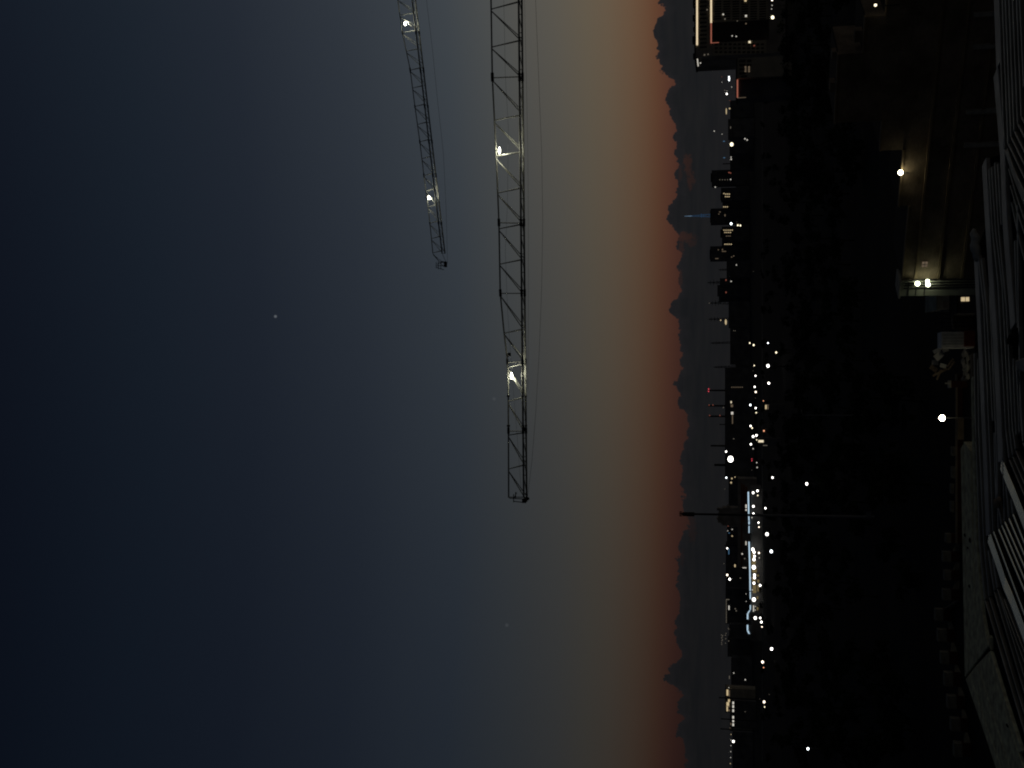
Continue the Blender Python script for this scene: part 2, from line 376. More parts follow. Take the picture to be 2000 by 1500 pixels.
# near jib
N0, N1 = at(1013, 0, 80), at(1023, 980, 86)
def lineP(a, b, y0, y1):
    # parameter so that photo row y is hit (projective)
    def f(y):
        A = (750 - y) / FPX
        # solve a + t(b-a): X / (F.(P-cam)) = A
        fa = F.dot(a - Vector((0,0,CAMZ))); fb = F.dot(b - Vector((0,0,CAMZ)))
        t = (A*fa - a.x) / ((b.x - a.x) - A*(fb - fa))
        return a + (b - a) * t
    return f
near1 = lineP(N0, N1, 0, 980)
off = Vector((0.05, 1.25, 0)); far1 = lineP(N0 + off, N1 + off, 0, 980)
T1 = [(950,-420),(959,0),(961.5,150),(966,240),(969,300),(974.5,435),(977,572),(983.5,640),(990.5,700),(992.5,733),(993,835),(993.5,972)]
def top1(y):
    return at(lerp(T1, y), y, near1(y).y + 0.6)
c1 = thing('tower_crane', 'larger lattice crane jib with two lit floodlights, lower in the sky than the other', 'crane', (N1.x, N1.y, N1.z), 'tower crane jibs')
br1 = []
for yt, yb in [(-205,-148),(-128,-72),(-55,1),(21,76),(95,148),(157,218),(240,292),(311,365),(380,433),(450,505),(518,571),(578,640),(653,703),(720,770),(788,840),(853,905),(920,969)]:
    br1.append((yt, yb, 'nf'))
for yt, yb in [(-58,-70),(18,3),(92,79),(152,150),(235,225),(305,297),(377,367),(435,436),(447,438),(516,507),(573,573),(651,643),(708,706),(718,710),(784,776),(842,842),(850,845),(916,908),(971,971)]:
    br1.append((yt, yb, 'nf'))
crane_jib(c1, top1, near1, far1, [-420,0,150,240,300,435,572,640,700,733,835,972], br1,
          [(142,159,2.0),(427,442,1.8),(565,579,1.8),(701,712,1.6),(772,775,2.0),(830,833,2.2),(835,847,1.7)], 0.06, 0.075, 0.042,
          list(range(-260, 975, 36)))
ax1 = N1 - N0
for (x, y) in [(975.5, 294), (999, 734)]:
    q = at(x, y, near1(y).y + 0.25); floodlight(c1, q, 0.52, 0.16, ax1)
t = MB()
for (a, b) in [((1003,965),(1003,981)),((1009,962),(1003,975)),((1003,979),(1028,982)),((995,973),(1030,975)),((1007,961),(1007,974))]:
    t.tube([at(a[0],a[1],86.2), at(b[0],b[1],86.2)], 0.035, 5)
t.build('end_platform', M['dark'], c1)
t = MB(); q = at(1025, 977, 86.6); t.box(q.x-0.16, q.y-0.6, q.z-0.12, q.x+0.16, q.y+0.6, q.z+0.12); q = at(1031, 974, 86.6); t.ball(q, 0.13)
t.build('sheave_block', M['dark'], c1, 0.03)
t = MB(); q = at(995, 692, 84.2); t.box(q.x-0.16, q.y-0.12, q.z-0.1, q.x+0.12, q.y+0.12, q.z+0.12); q2 = at(993, 694, 84.2); t.box(q2.x-.1, q2.y-.03, q2.z-.02, q2.x+.1, q2.y+.03, q2.z+.14)
t.build('signal_lamp_housing', M['dark'], c1, 0.03)
def rope(root, pts, D0, D1, r):
    ys = [p[1] for p in pts]; MB().tube([at(x, y, D0 + (D1-D0)*(y-ys[0])/(ys[-1]-ys[0])) for x, y in pts], r, 5).build('hoist_rope', M['rope'], root)
rope(c1, [(1042,-120),(1046,0),(1052,150),(1058,300),(1060,430),(1058,560),(1053,690),(1046,810),(1039,900),(1030,974)], 80, 86, 0.011)
rope(c1, [(1024,-20),(1028,150),(1031,300),(1032,450),(1032,600),(1031,760)], 80.6, 85, 0.008)
rope(c1, [(984,0),(987,150),(993,250),(991,400),(987,490),(991,600),(997,690),(1004,780),(1010,850),(1018,960)], 80.6, 86.3, 0.008)
# far jib
A0, A1 = at(805, 0, 150), at(867, 525, 168)
near2 = lineP(A0, A1, 0, 525); off2 = Vector((0.3, 1.7, 0)); far2 = lineP(A0 + off2, A1 + off2, 0, 525)
T2 = [(738,-230),(777,0),(786,64),(801,135),(810,205),(820,277),(828,343),(836,402),(842.6,465),(845.5,495)]
def top2(y): return at(lerp(T2, y), y, near2(y).y + 0.85)
c2 = thing('tower_crane', 'smaller, more distant lattice crane jib ending higher in the sky, two lamps on it', 'crane', (A1.x, A1.y, A1.z), 'tower crane jibs')
tn = [-70,-35,-2,30,64,100,137,172,208,243,277,310,343,373,404,436,466,494]
br2 = []
for y in tn:
    br2 += [(y, y-5, 'nf'), (y+3, y+27, 'n'), (y+3, y+24, 'f')]
crane_jib(c2, top2, near2, far2, [-230,0,64,135,205,277,343,402,465,495], br2, [(60,67,1.7),(132,142,1.7),(205,211,1.6),(273,280,1.6),(339,346,1.6),(433,438,1.5)], 0.07, 0.1, 0.045, list(range(-100, 524, 17)))
for (x, y) in [(791.5, 46), (837.5, 386)]:
    q = at(x, y, near2(y).y + 0.3); floodlight(c2, q, 0.6, 0.3, A1 - A0, 200)
t = MB()
for (a, b) in [((852,524),(852,512)),((854,516),(866,510)),((852,522),(867,527)),((856,511),(856,526)),((861,509),(861,526)),((846,496),(858,511)),((859,514),(868,511)),((853,519),(867,519))]:
    t.tube([at(a[0],a[1],168.5), at(b[0],b[1],168.5)], 0.05, 5)
t.build('end_platform', M['dark'], c2)
t = MB(); q = at(870, 516, 168.6); t.box(q.x-0.45, q.y-0.3, q.z-0.2, q.x+0.4, q.y+0.3, q.z+0.18); t.build('sheave_block', M['dark'], c2, 0.05)
rope(c2, [(828,-60),(833,0),(845,100),(855,200),(866,300),(871,400),(873,470),(874,515)], 150, 168, 0.02)

# ------------------------------------------------------------------ city: generic builder
def bz(x, D): return at(x, 750, D).z
def bx_(y, D, x=1435): return at(x, y, D).x
def win(mb_parent, D, x, y, wx, wy, material, name='window'):
    # a lit window centred on photo point (x, y), wx = height px, wy = width px, standing 6 cm proud of the wall
    p = at(x, y, D - 0.12); k = D / FPX
    return MB().box(p.x - wy*k/2, p.y, p.z - wx*k/2, p.x + wy*k/2, p.y + 0.1, p.z + wx*k/2).build(name, material, mb_parent)
def block(label, y0, y1, xtop, D, material, dep=18, cat='building', name='apartment_block', group=None, wins=(), roof=True, extra=None):
    xa, xb = bx_(y1, D), bx_(y0, D); zt = bz(xtop, D)
    r = thing(name, label, cat, ((xa+xb)/2, D, 0), group)
    MB().box(xa, D, 0, xb, D+dep, zt).build('wall', material, r)
    if roof:
        k = D / FPX
        MB().box(xa-0.3, D-0.3, zt+0.002, xb+0.3, D+dep+0.3, zt+0.5*k+0.3).build('roof', M['roofing'], r)
    for w in wins: win(r, D, *w)
    return r

# tall office building on the right (top edge of the photo)
D = 700
r = thing('office_tower', 'tall office block with cream light strips at the roof, by the top edge', 'building', (bx_(40, D), D, 0))
xl, xr = bx_(107, D), bx_(-90, D); zt = bz(1359, D)
MB().box(xl, D, 0, xr, D+33, zt).build('wall', M['citybrown'], r)
MB().box(xl-0.4, D-0.4, zt+.01, xr, D+33.4, zt+0.9).build('roof', M['roofing'], r)
for (ya, yb, h) in [(20,28,3),(62,74,3.4),(96,104,2.4),(-10,2,2.6),(44,49,2.2)]:
    MB().box(bx_(yb, D), D+4, zt+0.9, bx_(ya, D), D+9, zt+0.9+h*0.4).build('roof_plant', M['dark'], r)
MB().box(bx_(84, D), D-0.5, bz(1363, D), xr, D-0.02, bz(1360, D)).build('light_strip', E['strip'], r)
MB().box(bx_(42, D), D-0.5, bz(1390.5, D), xr, D-0.02, bz(1387.5, D)).build('light_strip', E['strip'], r)
o = MB().box(bx_(81, D), D-0.4, bz(1390, D), bx_(42.3, D), D-0.02, bz(1388, D)).build('light_strip', E['stripred'], r); o['label'] = 'dim red light strip'
MB().box(bx_(81.8, D), D-0.4, bz(1404, D), bx_(81, D), D-0.02, bz(1388, D)).build('light_strip', E['stripred'], r)
MB().box(xl+0.02-0.3, D+4, bz(1362.5, D), xl-0.02, D+20, bz(1360.8, D)).build('light_strip', E['dim'], r)
MB().box(bx_(42, D), D-0.25, bz(1500, D), xr, D-0.03, bz(1391, D)).build('facade_panel', M['beige'], r)
MB().box(bx_(107, D)+.01, D-0.25, bz(1497, D), bx_(82, D), D-0.03, bz(1392, D)).build('facade_panel', M['beige'], r)
MB().box(bx_(95, D), D-0.25, bz(1387, D), xr, D-0.03, bz(1364, D)).build('facade_panel', M['beige'], r)
MB().box(bx_(80.8, D), D-0.2, bz(1502, D), bx_(42.2, D), D-0.03, bz(1391, D)).build('curtain_wall', M['glass'], r)
for i in range(12): win(r, D-0.2, 1373.5, 4+i*8.0, 13, 3.2, M['glass'])
for i in range(8):
    for j in range(6): win(r, D-0.2, 1402+j*17.5, 3+i*4.8, 12.5, 2.4, M['glass'])
for i in range(3):
    for j in range(11): win(r, D-0.2, 1399+j*9.0, 86.5+i*7.6, 5.5, 3.6, M['glass'])
for (x, y, s, mm) in [(1381,19,2.4,'faint'),(1412.5,28,2.6,'dim'),(1416,37,2.4,'faint'),(1457,31,3.5,'dim'),(1456,1,4,'window'),(1430,70,2,'dim'),(1438,71,2,'dim'),(1440,41,1.5,'faint'),(1457,46,2.5,'windowdim'),(1464,82,4,'window2'),(1473,89,2.4,'windowred'),(1376,107,2.4,'faint'),(1383,106,2,'faint'),(1368,123,2.2,'dim')]:
    win(r, D-0.45, x, y, s, s, E[mm])
# beige low wing in front
D = 620
r = block('lower beige wing with a window grid, beside the tall office block', 114, 153, 1440, D, M['beige'], 14, name='office_wing',
          wins=[(1450,119+i*8,12,4.5,M['glass']) for i in range(4)] + [(1463,119+i*8,8,4.5,M['glass']) for i in range(2)] + [(1456+j*7,131+i*4,3,3,E['windowdim']) for i in range(3) for j in range(2)] + [(1453,149,12,3,M['glass'])])
r = block('low dark annexe edged by a red light strip, beside the beige wing', 153.5, 192, 1440, D+3, M['city'], 12, name='annexe')
MB().box(bx_(191, D+3), D+2.5, bz(1441.6, D+3), bx_(153.5, D+3), D+2.97, bz(1439, D+3)).build('light_strip', E['stripred'], r)
MB().box(bx_(192, D+3), D+2.6, bz(1457, D+3), bx_(191.2, D+3), D+2.97, bz(1440, D+3)).build('light_strip', E['windowdim'], r)

# high-rise silhouettes far away
HR = 'far high-rises on the skyline'
def hr(label, y0, y1, x, D, wins, steps=()):
    r = block(label, y0, y1, x, D, M['city'], 24, name='high_rise', group=HR, wins=wins)
    k = D / FPX
    for (ya, yb, xt) in steps:
        MB().box(bx_(yb, D), D+3, bz(x, D)+1, bx_(ya, D), D+15, bz(xt, D)).build('roof_plant', M['dark'], r)
    return r
hr('dark high-rise with a row of faint windows, first from the office tower', 331, 361, 1391, 2500, [(1424,337,3,2,E['windowred']),(1427,338,2,2,E['windowred'])] + [(1406+i*5,351,1.6,1.4,E['faint']) for i in (0,1,2,3)] + [(1427,350.5,2,2,E['dim'])], [(336,352,1388)])
hr('short high-rise with two rows of lit windows, next to the blue-lit tower', 366, 391, 1409, 2400, [(1414+i*3.5,379+(0 if i else -1),2,1.8,E['window']) for i in range(4)] + [(1417+i*3.5,384,2,1.8,E['window']) for i in range(3)], [(377,388,1407)])
hr('dark high-rise directly below the blue-lit lattice tower', 406, 436, 1389, 2500, [(1406,414,3,1.6,E['windowdim']),(1404,418,2,1.5,E['windowdim']),(1416,420.5,2,4,E['windowdim'])], [(409,432,1387)])
hr('low dark slab with three lit windows between two high-rises', 391.5, 405.5, 1412, 2450, [(1413.5+i*3.5,404,2,1.8,E['window']) for i in range(3)])
hr('short high-rise with five lit windows in a row, below the white lamp', 442, 470, 1411, 2400, [(1414+i*4,449.5,2,1.7,E['window']) for i in range(5)] + [(1416+i*3.6,454,2,1.7,E['window']) for i in range(4)] + [(1419+i*3.5,461,2,1.6,E['windowdim']) for i in range(3)], [(447,462,1407)])
hr('dark slab with four lit windows next to the last high-rise', 470.5, 479.5, 1411, 2450, [(1416+i*4,477,2.2,1.8,E['window']) for i in range(4)])
hr('dark high-rise with warm windows, last of the row of three tall ones', 480, 508, 1388, 2500, [(1411,487.5,1.8,3,E['windowdim']),(1414,491,8,1.3,E['windowdim']),(1400,505,6,1.3,E['windowdim']),(1403,488,2,1.4,E['windowdim'])], [(486,504,1386)])
hr('stepped dark block with two red lamps on it', 556, 577, 1402, 2400, [(1418,571,2,3,E['windowred']),(1415,556.6,2,2,E['dim'])])
hr('dark block with a red window, beside the stepped one', 543, 555.5, 1407, 2350, [(1418,547,2,3,E['windowred']),(1428,549.5,2,2,E['dim'])])
hr('lower dark block on the far side of the stepped one', 577.5, 588, 1405, 2450, [])
# low skyline blocks
LOW = 'low dark blocks on the skyline'
def low(label, y0, y1, x, D, wins=(), material='city'):
    return block(label, y0, y1, x, D, M[material], 20, name='low_block', group=LOW, wins=wins)
low('low dark block under the white-green lights', 196, 230, 1427, 1900)
low('low dark block at the foot of the thin lamp mast', 232, 268, 1423, 1800, [(1427,249,1.2,4,E['faint'])])
low('low dark block by the bright yellow-white lamp', 270, 300, 1426, 1900, [(1428,308.5,1,1,E['faint'])])
low('narrow dark block beside the first high-rise', 301, 330, 1427, 1950, [(1427.5,307,2.4,2,E['dim']),(1427.6,311,3,2.6,E['dim'])])
low('flat dark block after the last high-rise', 509, 542, 1420, 2300, [(1429,502,2,2,E['windowdim']),(1433,500,2,2,E['windowdim'])])
low('flat dark block under the lit sign', 589, 640, 1424, 2300)
low('flat dark block among the pylons', 641, 712, 1427, 2300, [(1433+i*3, 586+60, 1.2, 1.2, E['faint']) for i in range(2)])
low('low dark block between the huge floodlight and the stepped building', 932, 988, 1424, 2100)
low('dark block beside the mast with tiny red lamps', 1029, 1060, 1421, 2000, [(1422,1027,1.8,2,E['windowred']),(1430,1034,1.8,1.8,E['dim']),(1421,1037,1.8,1.8,E['dim']),(1424,1041,3,1.2,E['blue']),(1430,1047,2.2,2.2,E['window'])])
low('long dark block with a cool lit strip', 1061, 1148, 1418.5, 2000, [(1423.5,1077,1.6,11,E['blue']),(1435.5,1105,2.4,5,E['window'])])
low('long dark block edged with small warm lights', 1149, 1219, 1418, 2050, [(1418.6,1172+i*3.1,1.1,2.2,E['faint']) for i in range(15)] + [(1423.8,1187,2,8,E['dim']),(1421.5,1171,6,1.2,E['faint']),(1436,1189,2,2,E['faint']),(1438,1193,2,2,E['faint'])])
low('dark block under the cluster of tiny dots', 1220, 1246, 1425, 2000, [(1422.4,1207+20,1.2,1.4,E['faint']),(1424,1229,1.6,1.6,E['faint'])])
low('low dark block just beyond the tiny dots', 1247, 1283, 1422, 2050, [(1423,1252,1.4,1.8,E['faint'])])
low('low dark block before the lit cream hall', 1284, 1344, 1429, 2000, [(1422.6+2,1323,1.2,6,E['faint']),(1433,1314.5,1.8,1.8,E['dim'])])
low('low dark block behind the string of small dots', 1396, 1428, 1426.5, 2000, [(1427.5,1414,3,4,E['windowdim']),(1426,1422,2,2,E['windowdim'])])
low('last low dark block at the bottom edge', 1429, 1520, 1431.5, 1950)
# large flat hall with a roof strip light
r = block('long flat-roofed dark hall with the red-tipped chimneys behind', 718, 931, 1417, 1800, M['city'], 60, name='industrial_hall',
          wins=[(1428,785.5,2,4,E['window2']),(1429.5,792.5,4,5,E['windowdim']),(1430.6,817,1.6,21,E['windowdim']),(1430,807,4,5,E['dim'])] + [(1429.5+i*4,756.3,1.8,1.8,E['windowdim']) for i in range(6)] + [(1433,857,2,1.5,E['faint'])])
# massing with stepped top beside the tall mast
D = 1900
r = thing('stepped_building', 'dark stepped building with a jagged roofline behind the tall mast', 'building', (bx_(1008, D), D, 0))
MB().box(bx_(1027, D), D, 0, bx_(992, D), D+30, bz(1411, D)).build('wall', M['citybrown'], r)
for (ya, yb, xt) in [(994,998,1400),(998.1,1003,1404),(1003.1,1012,1403),(1012.1,1016,1400),(1016.1,1022,1402),(1022.1,1025,1408),(988,991.9,1420)]:
    MB().box(bx_(yb, D), D+2, bz(1424, D) if xt > 1415 else bz(1411, D), bx_(ya, D), D+20, bz(xt, D)).build('roof_step', M['citybrown'], r)
# rust-red lit long facade
D = 1600
r = thing('long_factory', 'long low factory with rust red banded cladding behind the blue light strip', 'building', (bx_(1030, D), D, 0))
MB().box(bx_(1108, D), D, 0, bx_(935, D), D+40, bz(1441, D)).build('wall', M['citybrown'], r)
for (xa, xb, ya, yb, mm) in [(1443,1446.5,938,1105,'citybrown'),(1447.2,1450,944,1105,'rust'),(1450.8,1455,946,1020,'rust'),(1451,1453.5,1021,1105,'citybrown'),(1455.6,1459.5,950,1000,'rust')]:
    MB().box(bx_(yb, D), D-0.4, bz(xb, D), bx_(ya, D), D-0.02, bz(xa, D)).build('cladding_band', M[mm], r)
for (y,) in [(987,),(990.5,),(996,)]: win(r, D-0.5, 1457.3, y, 2.6, 3, E['dim'])
for (x, y, sx, sy, mm) in [(1449.6,1081.8,2.4,2.4,'dim'),(1454.5,1091,2,2,'faint'),(1454,1109,7,1.3,'dim'),(1457,1061,1.6,7,'dim'),(1446,1129,2,2,'faint')]: win(r, D-0.5, x, y, sx, sy, E[mm])
# shopping hall with a blue-white light strip
D = 1300
r = thing('shopping_hall', 'long low hall with a blue-white light strip along its roof edge and lit shop fronts', 'building', (bx_(1100, D), D, 0))
MB().box(bx_(1250, D), D, 0, bx_(955, D), D+60, bz(1466.5, D)).build('wall', M['city'], r)
MB().box(bx_(1209, D)-.3, D-3, bz(1469, D), bx_(1196, D), D-.02, bz(1458.2, D)).build('entrance_gable', M['city'], r)
MB().box(bx_(1239, D)-.3, D-3, bz(1469, D), bx_(1219, D), D-.02, bz(1458.2, D)).build('entrance_gable', M['city'], r)
def strip(pts, w=2.4):
    for (xa, ya), (xb, yb) in zip(pts, pts[1:]):
        p, q = at(xa, ya, D-3.6), at(xb, yb, D-3.6); h = w * D / FPX / 2
        MB().hexa([(q.x,q.y,q.z-h),(p.x,p.y,p.z-h),(p.x,p.y+.4,p.z-h),(q.x,q.y+.4,q.z-h)], [(q.x,q.y,q.z+h),(p.x,p.y,p.z+h),(p.x,p.y+.4,p.z+h),(q.x,q.y+.4,q.z+h)]).build('light_strip', E['stripblue'], r)
strip([(1461.5,960.5),(1462.4,1005)], 2.6); strip([(1462.5,1008.5),(1463,1017)], 2.2); strip([(1463,1018),(1463,1024)], 2.4); strip([(1463,1027),(1463,1041)], 1.8)
strip([(1463,1058),(1464.6,1110)], 2.6); strip([(1464.6,1110),(1465.2,1154)], 2.4); strip([(1465.2,1156),(1465.6,1170)], 2); strip([(1465.6,1182),(1465.6,1191)], 2); strip([(1464.5,1192),(1460.3,1199)], 2.2); strip([(1460.2,1199.3),(1460.2,1209.5)], 2.6)
strip([(1460,1220.5),(1460,1231)], 2.6); strip([(1460.3,1231.6),(1463.3,1238)], 2.8)
for (xa, xb, ya, yb) in [(1468,1472,1079,1094),(1468,1476,1096,1103),(1469,1478,1110,1118),(1469,1476,1125,1136),(1470,1477,1142,1158),(1478.5,1482,1122,1126),(1479,1483,1132,1138),(1479,1483.5,1143,1155),(1478,1481,1165,1170),(1478,1481,1186,1192)]:
    p, q = at(xa, yb, D-.2), at(xb, ya, D-.2)
    MB().box(p.x, p.y, q.z, q.x, p.y+.15, p.z).build('shop_window', E['shop'], r)
MB().box(bx_(1193, D), D-.6, bz(1472.6, D), bx_(1181, D), D-.4, bz(1470.8, D)).build('shop_window', E['dim'], r)
# lit cream hall bottom left of the skyline
D = 1700
r = thing('lit_hall', 'small hall with cream lit upper windows crossed by a dark chimney', 'building', (bx_(1370, D), D, 0))
MB().box(bx_(1392, D), D, 0, bx_(1345, D), D+20, bz(1417.5, D)).build('wall', M['beige'], r)
MB().box(bx_(1392.5, D), D-.4, bz(1418, D), bx_(1344.5, D), D+20.4, bz(1416.6, D)).build('roof', M['roofing'], r)
for (xa, xb, ya, yb, mm) in [(1419,1422.5,1347,1358.5,'window'),(1423.8,1425.2,1348,1360,'windowdim'),(1422,1425.5,1366,1371,'window'),(1419,1424,1371.5,1378.5,'window'),(1419,1421.6,1379.5,1389,'window'),(1422.2,1425.4,1379.5,1381,'windowdim'),(1422.2,1425.4,1386,1389,'windowdim')]:
    p, q = at(xa, yb, D-.2), at(xb, ya, D-.2); MB().box(p.x, p.y, q.z, q.x, p.y+.1, p.z).build('window', E[mm], r)
r = block('low dark arcade with six bright oval lamps in a row', 1368, 1420, 1429.5, 1650, M['city'], 10, name='arcade', wins=[(1432,y,3,5,E['dim']) for y in (1373,1380,1388,1401,1408,1415.5)])

# chimneys and far masts
CH = 'chimneys on the skyline'
def chimney(label, y, x0, wpx, D, red=0, lit=()):
    k = D/FPX; p = at(x0, y, D); r = thing('chimney', label, 'chimney', (p.x, D, 0), CH)
    MB().tube([(p.x, D, 0), (p.x, D, p.z)], [wpx*k*0.62, wpx*k*0.45], 14).build('stack', M['dark'], r)
    MB().tube([(p.x, D, p.z), (p.x, D, p.z+1.2)], [wpx*k*0.55, wpx*k*0.55], 14).build('rim', M['dark'], r)
    for (x, dy, mm) in lit:
        q = at(x, y+dy, D - wpx*k*0.62); MB().ball(q, 1.5*k*0.7).build('warning_lamp', E[mm], r)
chimney('dark chimney with two bright red tip lamps', 762.5, 1385, 3.2, 3000, lit=[(1384,-2.6,'red'),(1384,1.8,'red')])
chimney('dark chimney with one dim red lamp, middle one of three', 792.5, 1384, 3.4, 3000, lit=[(1385,-1.4,'windowred'),(1392.5,-1.5,'windowred')])
chimney('dark chimney with faint red lamps, third from the top', 813, 1385, 3.4, 3000, lit=[(1386,-1.6,'windowred'),(1406,-1.6,'windowred')])
chimney('plain dark chimney between the red-lamped ones and the huge floodlight', 870.5, 1389, 3.4, 3000)
chimney('pale short chimney directly behind the huge floodlight', 908, 1396, 4.6, 3400)
chimney('thin short dark stack on the flat hall', 829, 1406, 1.8, 3000)
chimney('black chimney in front of the lit cream hall', 1362.5, 1406, 2.4, 1500)
chimney('short black chimney beyond the lit cream hall', 1404, 1410, 2.2, 1500)
chimney('black chimney next to the string of small dots', 1423.5, 1409, 2.2, 1500)
chimney('stubby black stack beside the first high-rise', 320, 1413, 2.0, 2200)
chimney('faint thin stack by the long dark block', 1065, 1416, 1.6, 2000)
PY = 'pylons on the skyline'
def pylon(label, y, x0, wpx, lean=0, D=2600, lamp=False):
    k = D/FPX; p = at(x0, y, D); b = at(1424, y+lean, D)
    r = thing('pylon', label, 'pylon', (b.x, D, 0), PY)
    hw = wpx*k; top = Vector((p.x, D, p.z)); mid = Vector((p.x, D, p.z*0.62))
    for sx, sy in ((-1,-1),(1,-1),(1,1),(-1,1)):
        MB().tube([(b.x+sx*hw, D+sy*hw, 0), (mid.x+sx*hw*.5, D+sy*hw*.5, mid.z), (top.x+sx*.4, D+sy*.4, top.z)], 0.45, 4).build('leg', M['dark'], r)
    t = MB(); n = 9
    for i in range(n):
        f0, f1 = i/n, (i+1)/n
        def pt(f, s): 
            w = hw*(1-0.81*f/0.62) if f < .62 else hw*.5*(1-(f-.62)/.38)+.3
            w = hw*(1-.5*f/.62) if f < .62 else hw*.5*(1-(f-.62)/.38)+.4
            return (b.x+(p.x-b.x)*f + s*w, D-w, p.z*f)
        t.tube([pt(f0,-1), pt(f1,1)], 0.3, 4); t.tube([pt(f0,1), pt(f1,-1)], 0.3, 4)
    t.build('bracing', M['dark'], r)
    t = MB()
    for f, w in ((0.93,1.3),(0.85,1.7),(0.77,1.3)):
        t.tube([(top.x-hw*w*.8, D, p.z*f), (top.x+hw*w*.8, D, p.z*f)], 0.5, 4)
    t.build('cross_arm', M['dark'], r)
    if lamp: MB().ball(at(x0-0.5, y, D), 1.0).build('warning_lamp', E['faint'], r)
pylon('lattice pylon standing behind the stepped dark block', 552, 1382, 4)
pylon('lattice pylon with a faint tip lamp, second in the line', 592, 1386, 4, lamp=True)
pylon('lattice pylon rising directly over the lit sign', 623.5, 1384, 3.4)
pylon('slim leaning pylon, fourth in the line', 670, 1388, 2.4, -3)
pylon('slim faint pylon at the start of the flat hall', 717, 1394, 2.2, -3)
pylon('small faint pylon over the flat skyline before the stepped block', 527, 1404, 2.6, 0, 3200)
# blue-lit television tower
D = 6000; k = D/FPX
p = at(1337, 420.5, D); b = at(1400, 420.5, D)
r = thing('television_tower', 'slender lattice television tower lit blue, rising behind a dark high-rise', 'tower', (b.x, D, 0))
for s1, s2 in ((-1,-1),(1,-1),(1,1),(-1,1)):
    MB().tube([(b.x+s1*5.5*k, D+s2*5.5*k, 0), (b.x+s1*3.2*k, D+s2*3.2*k, bz(1400,D)), (b.x+s1*1.6*k, D+s2*1.6*k, bz(1368,D)), (b.x+s1*.5*k, D+s2*.5*k, bz(1350,D))], 0.55*k*.5, 5).build('leg', E['towerblue'], r)  # legs, bracing, platforms and spire glow themselves instead of being lit
t = MB(); zs = [bz(x, D) for x in (1400,1390,1382,1374,1367,1361,1356,1351)]; ws = [3.2,2.7,2.3,1.9,1.55,1.2,.8,.5]
for i in range(7):
    for s in (-1, 1): t.tube([(b.x+s*ws[i]*k, D-ws[i]*k, zs[i]), (b.x-s*ws[i+1]*k, D-ws[i+1]*k, zs[i+1])], 0.2*k, 4)
t.build('bracing', E['towerblue'], r)
MB().tube([(b.x,D,bz(1352,D)),(b.x,D,p.z)], [.9*k,.35*k], 8).build('spire', E['towertip'], r)
for x, w in ((1370,3.6),(1374,2.6)): MB().tube([(b.x,D-3*k,bz(x+.6,D)),(b.x,D-3*k,bz(x-.6,D))], w*k, 14).build('platform', E['towerblue'], r)
# tall dark mast and thin lamp post nearer to us
q = onz(1708, 1010, 0); D = q.y
r = thing('tall_mast', 'tall dark mast with a boxy head standing before the blue light strip', 'mast', (q.x, D, 0))
tp = at(1327, 1003.5, D)
zm_ = at(1475,1006,D).z
MB().tube([(q.x,D,0),(q.x+(tp.x-q.x)*zm_/tp.z,D,zm_)], [.32,.27], 12).build('lower_pole', M['galv'], r)  # same pole as the dark upper half, in a paler colour
MB().tube([(q.x+(tp.x-q.x)*zm_/tp.z,D,zm_+.01),(tp.x,D,at(1336,1003.5,D).z)], [.27,.22], 12).build('pole', M['dark'], r)
a_ = at(1333,1004,D); b_ = at(1356,1004,D)
MB().tube([(a_.x,D,b_.z),(a_.x,D,a_.z)], [.5,.46], 12).build('antenna_drum', M['dark'], r)
MB().tube([(tp.x,D,a_.z+.01),(tp.x,D,tp.z)], [.2,.2], 8).build('tip', M['dark'], r)
for s in (-1,1): MB().box(tp.x+s*.42-.1, D-.3, at(1332,1004,D).z, tp.x+s*.42+.1, D+.3, at(1327,1004,D).z).build('bracket', M['dark'], r)
c_ = at(1700,1003,D); MB().box(q.x-.1, D-.7, c_.z-.1, q.x+1.1, D-.36, c_.z+.9).build('control_box', M['galv'], r)
q = onz(1712, 811.5, 0); D = q.y
r = thing('lamp_post', 'thin unlit lamp post among the black trees', 'lamp post', (q.x, D, 0))
tp = at(1568, 811.5, D)
MB().tube([(q.x,D,0),(q.x,D,tp.z)], [.13,.09], 8).build('pole', M['galv'], r)
MB().tube([(q.x,D,tp.z),(q.x+.7,D-.3,tp.z+.25)], .06, 6).build('arm', M['stone'], r)
MB().box(q.x+.6, D-.45, tp.z+.2, q.x+1.2, D-.15, tp.z+.36).build('lamp_head', M['stone'], r)

# ------------------------------------------------------------------ lamps
def unit(mb, name):
    me = bpy.data.meshes.new(name); me.from_pydata(mb.v, [], mb.f); return me
post_me = unit(MB().tube([(0,0,0),(0,0,1)], [.14,.08], 8), 'pole')
head_me = unit(MB().tube([(0,.35,-.02),(0,0,.06),(0,-.9,.2)], .05, 5).box(-.18,-1.3,.12,.18,-.7,.24), 'arm')
for me in (post_me, head_me): me.materials.append(M['dark'])
lens_me = {}
for kx, em in E.items():
    mm = unit(MB().ball((0,0,0), .5, .5, .42, 8, 6), 'lens'); mm.materials.append(em); lens_me[kx] = mm
    for p in mm.polygons: p.use_smooth = True
def lamp(name, cat, group, label, x, y, s, kind, D, stretch=1.0):
    p = at(x, y, D); k = D / FPX
    r = thing(name, label, cat, (p.x, D, 0), group)
    o = bpy.data.objects.new('pole', post_me); COL.objects.link(o); o.parent = r; o.location = (0, 1.2, 0); o.scale = (1, 1, p.z + .1)
    o = bpy.data.objects.new('arm', head_me); COL.objects.link(o); o.parent = r; o.location = (0, 1.2, p.z + .1)
    o = bpy.data.objects.new('lens', lens_me[kind]); COL.objects.link(o); o.parent = r; o.location = (0, 0, p.z)
    dm = max(1.0, s - 1.3) * k
    o.scale = (dm * stretch, dm, dm)
    return r
COLW = dict(white='white', warm='warm white', cool='cool white', yellow='yellow', orange='orange', red='red', dim='dim', faint='faint', blue='blue', window='yellow', windowred='reddish')
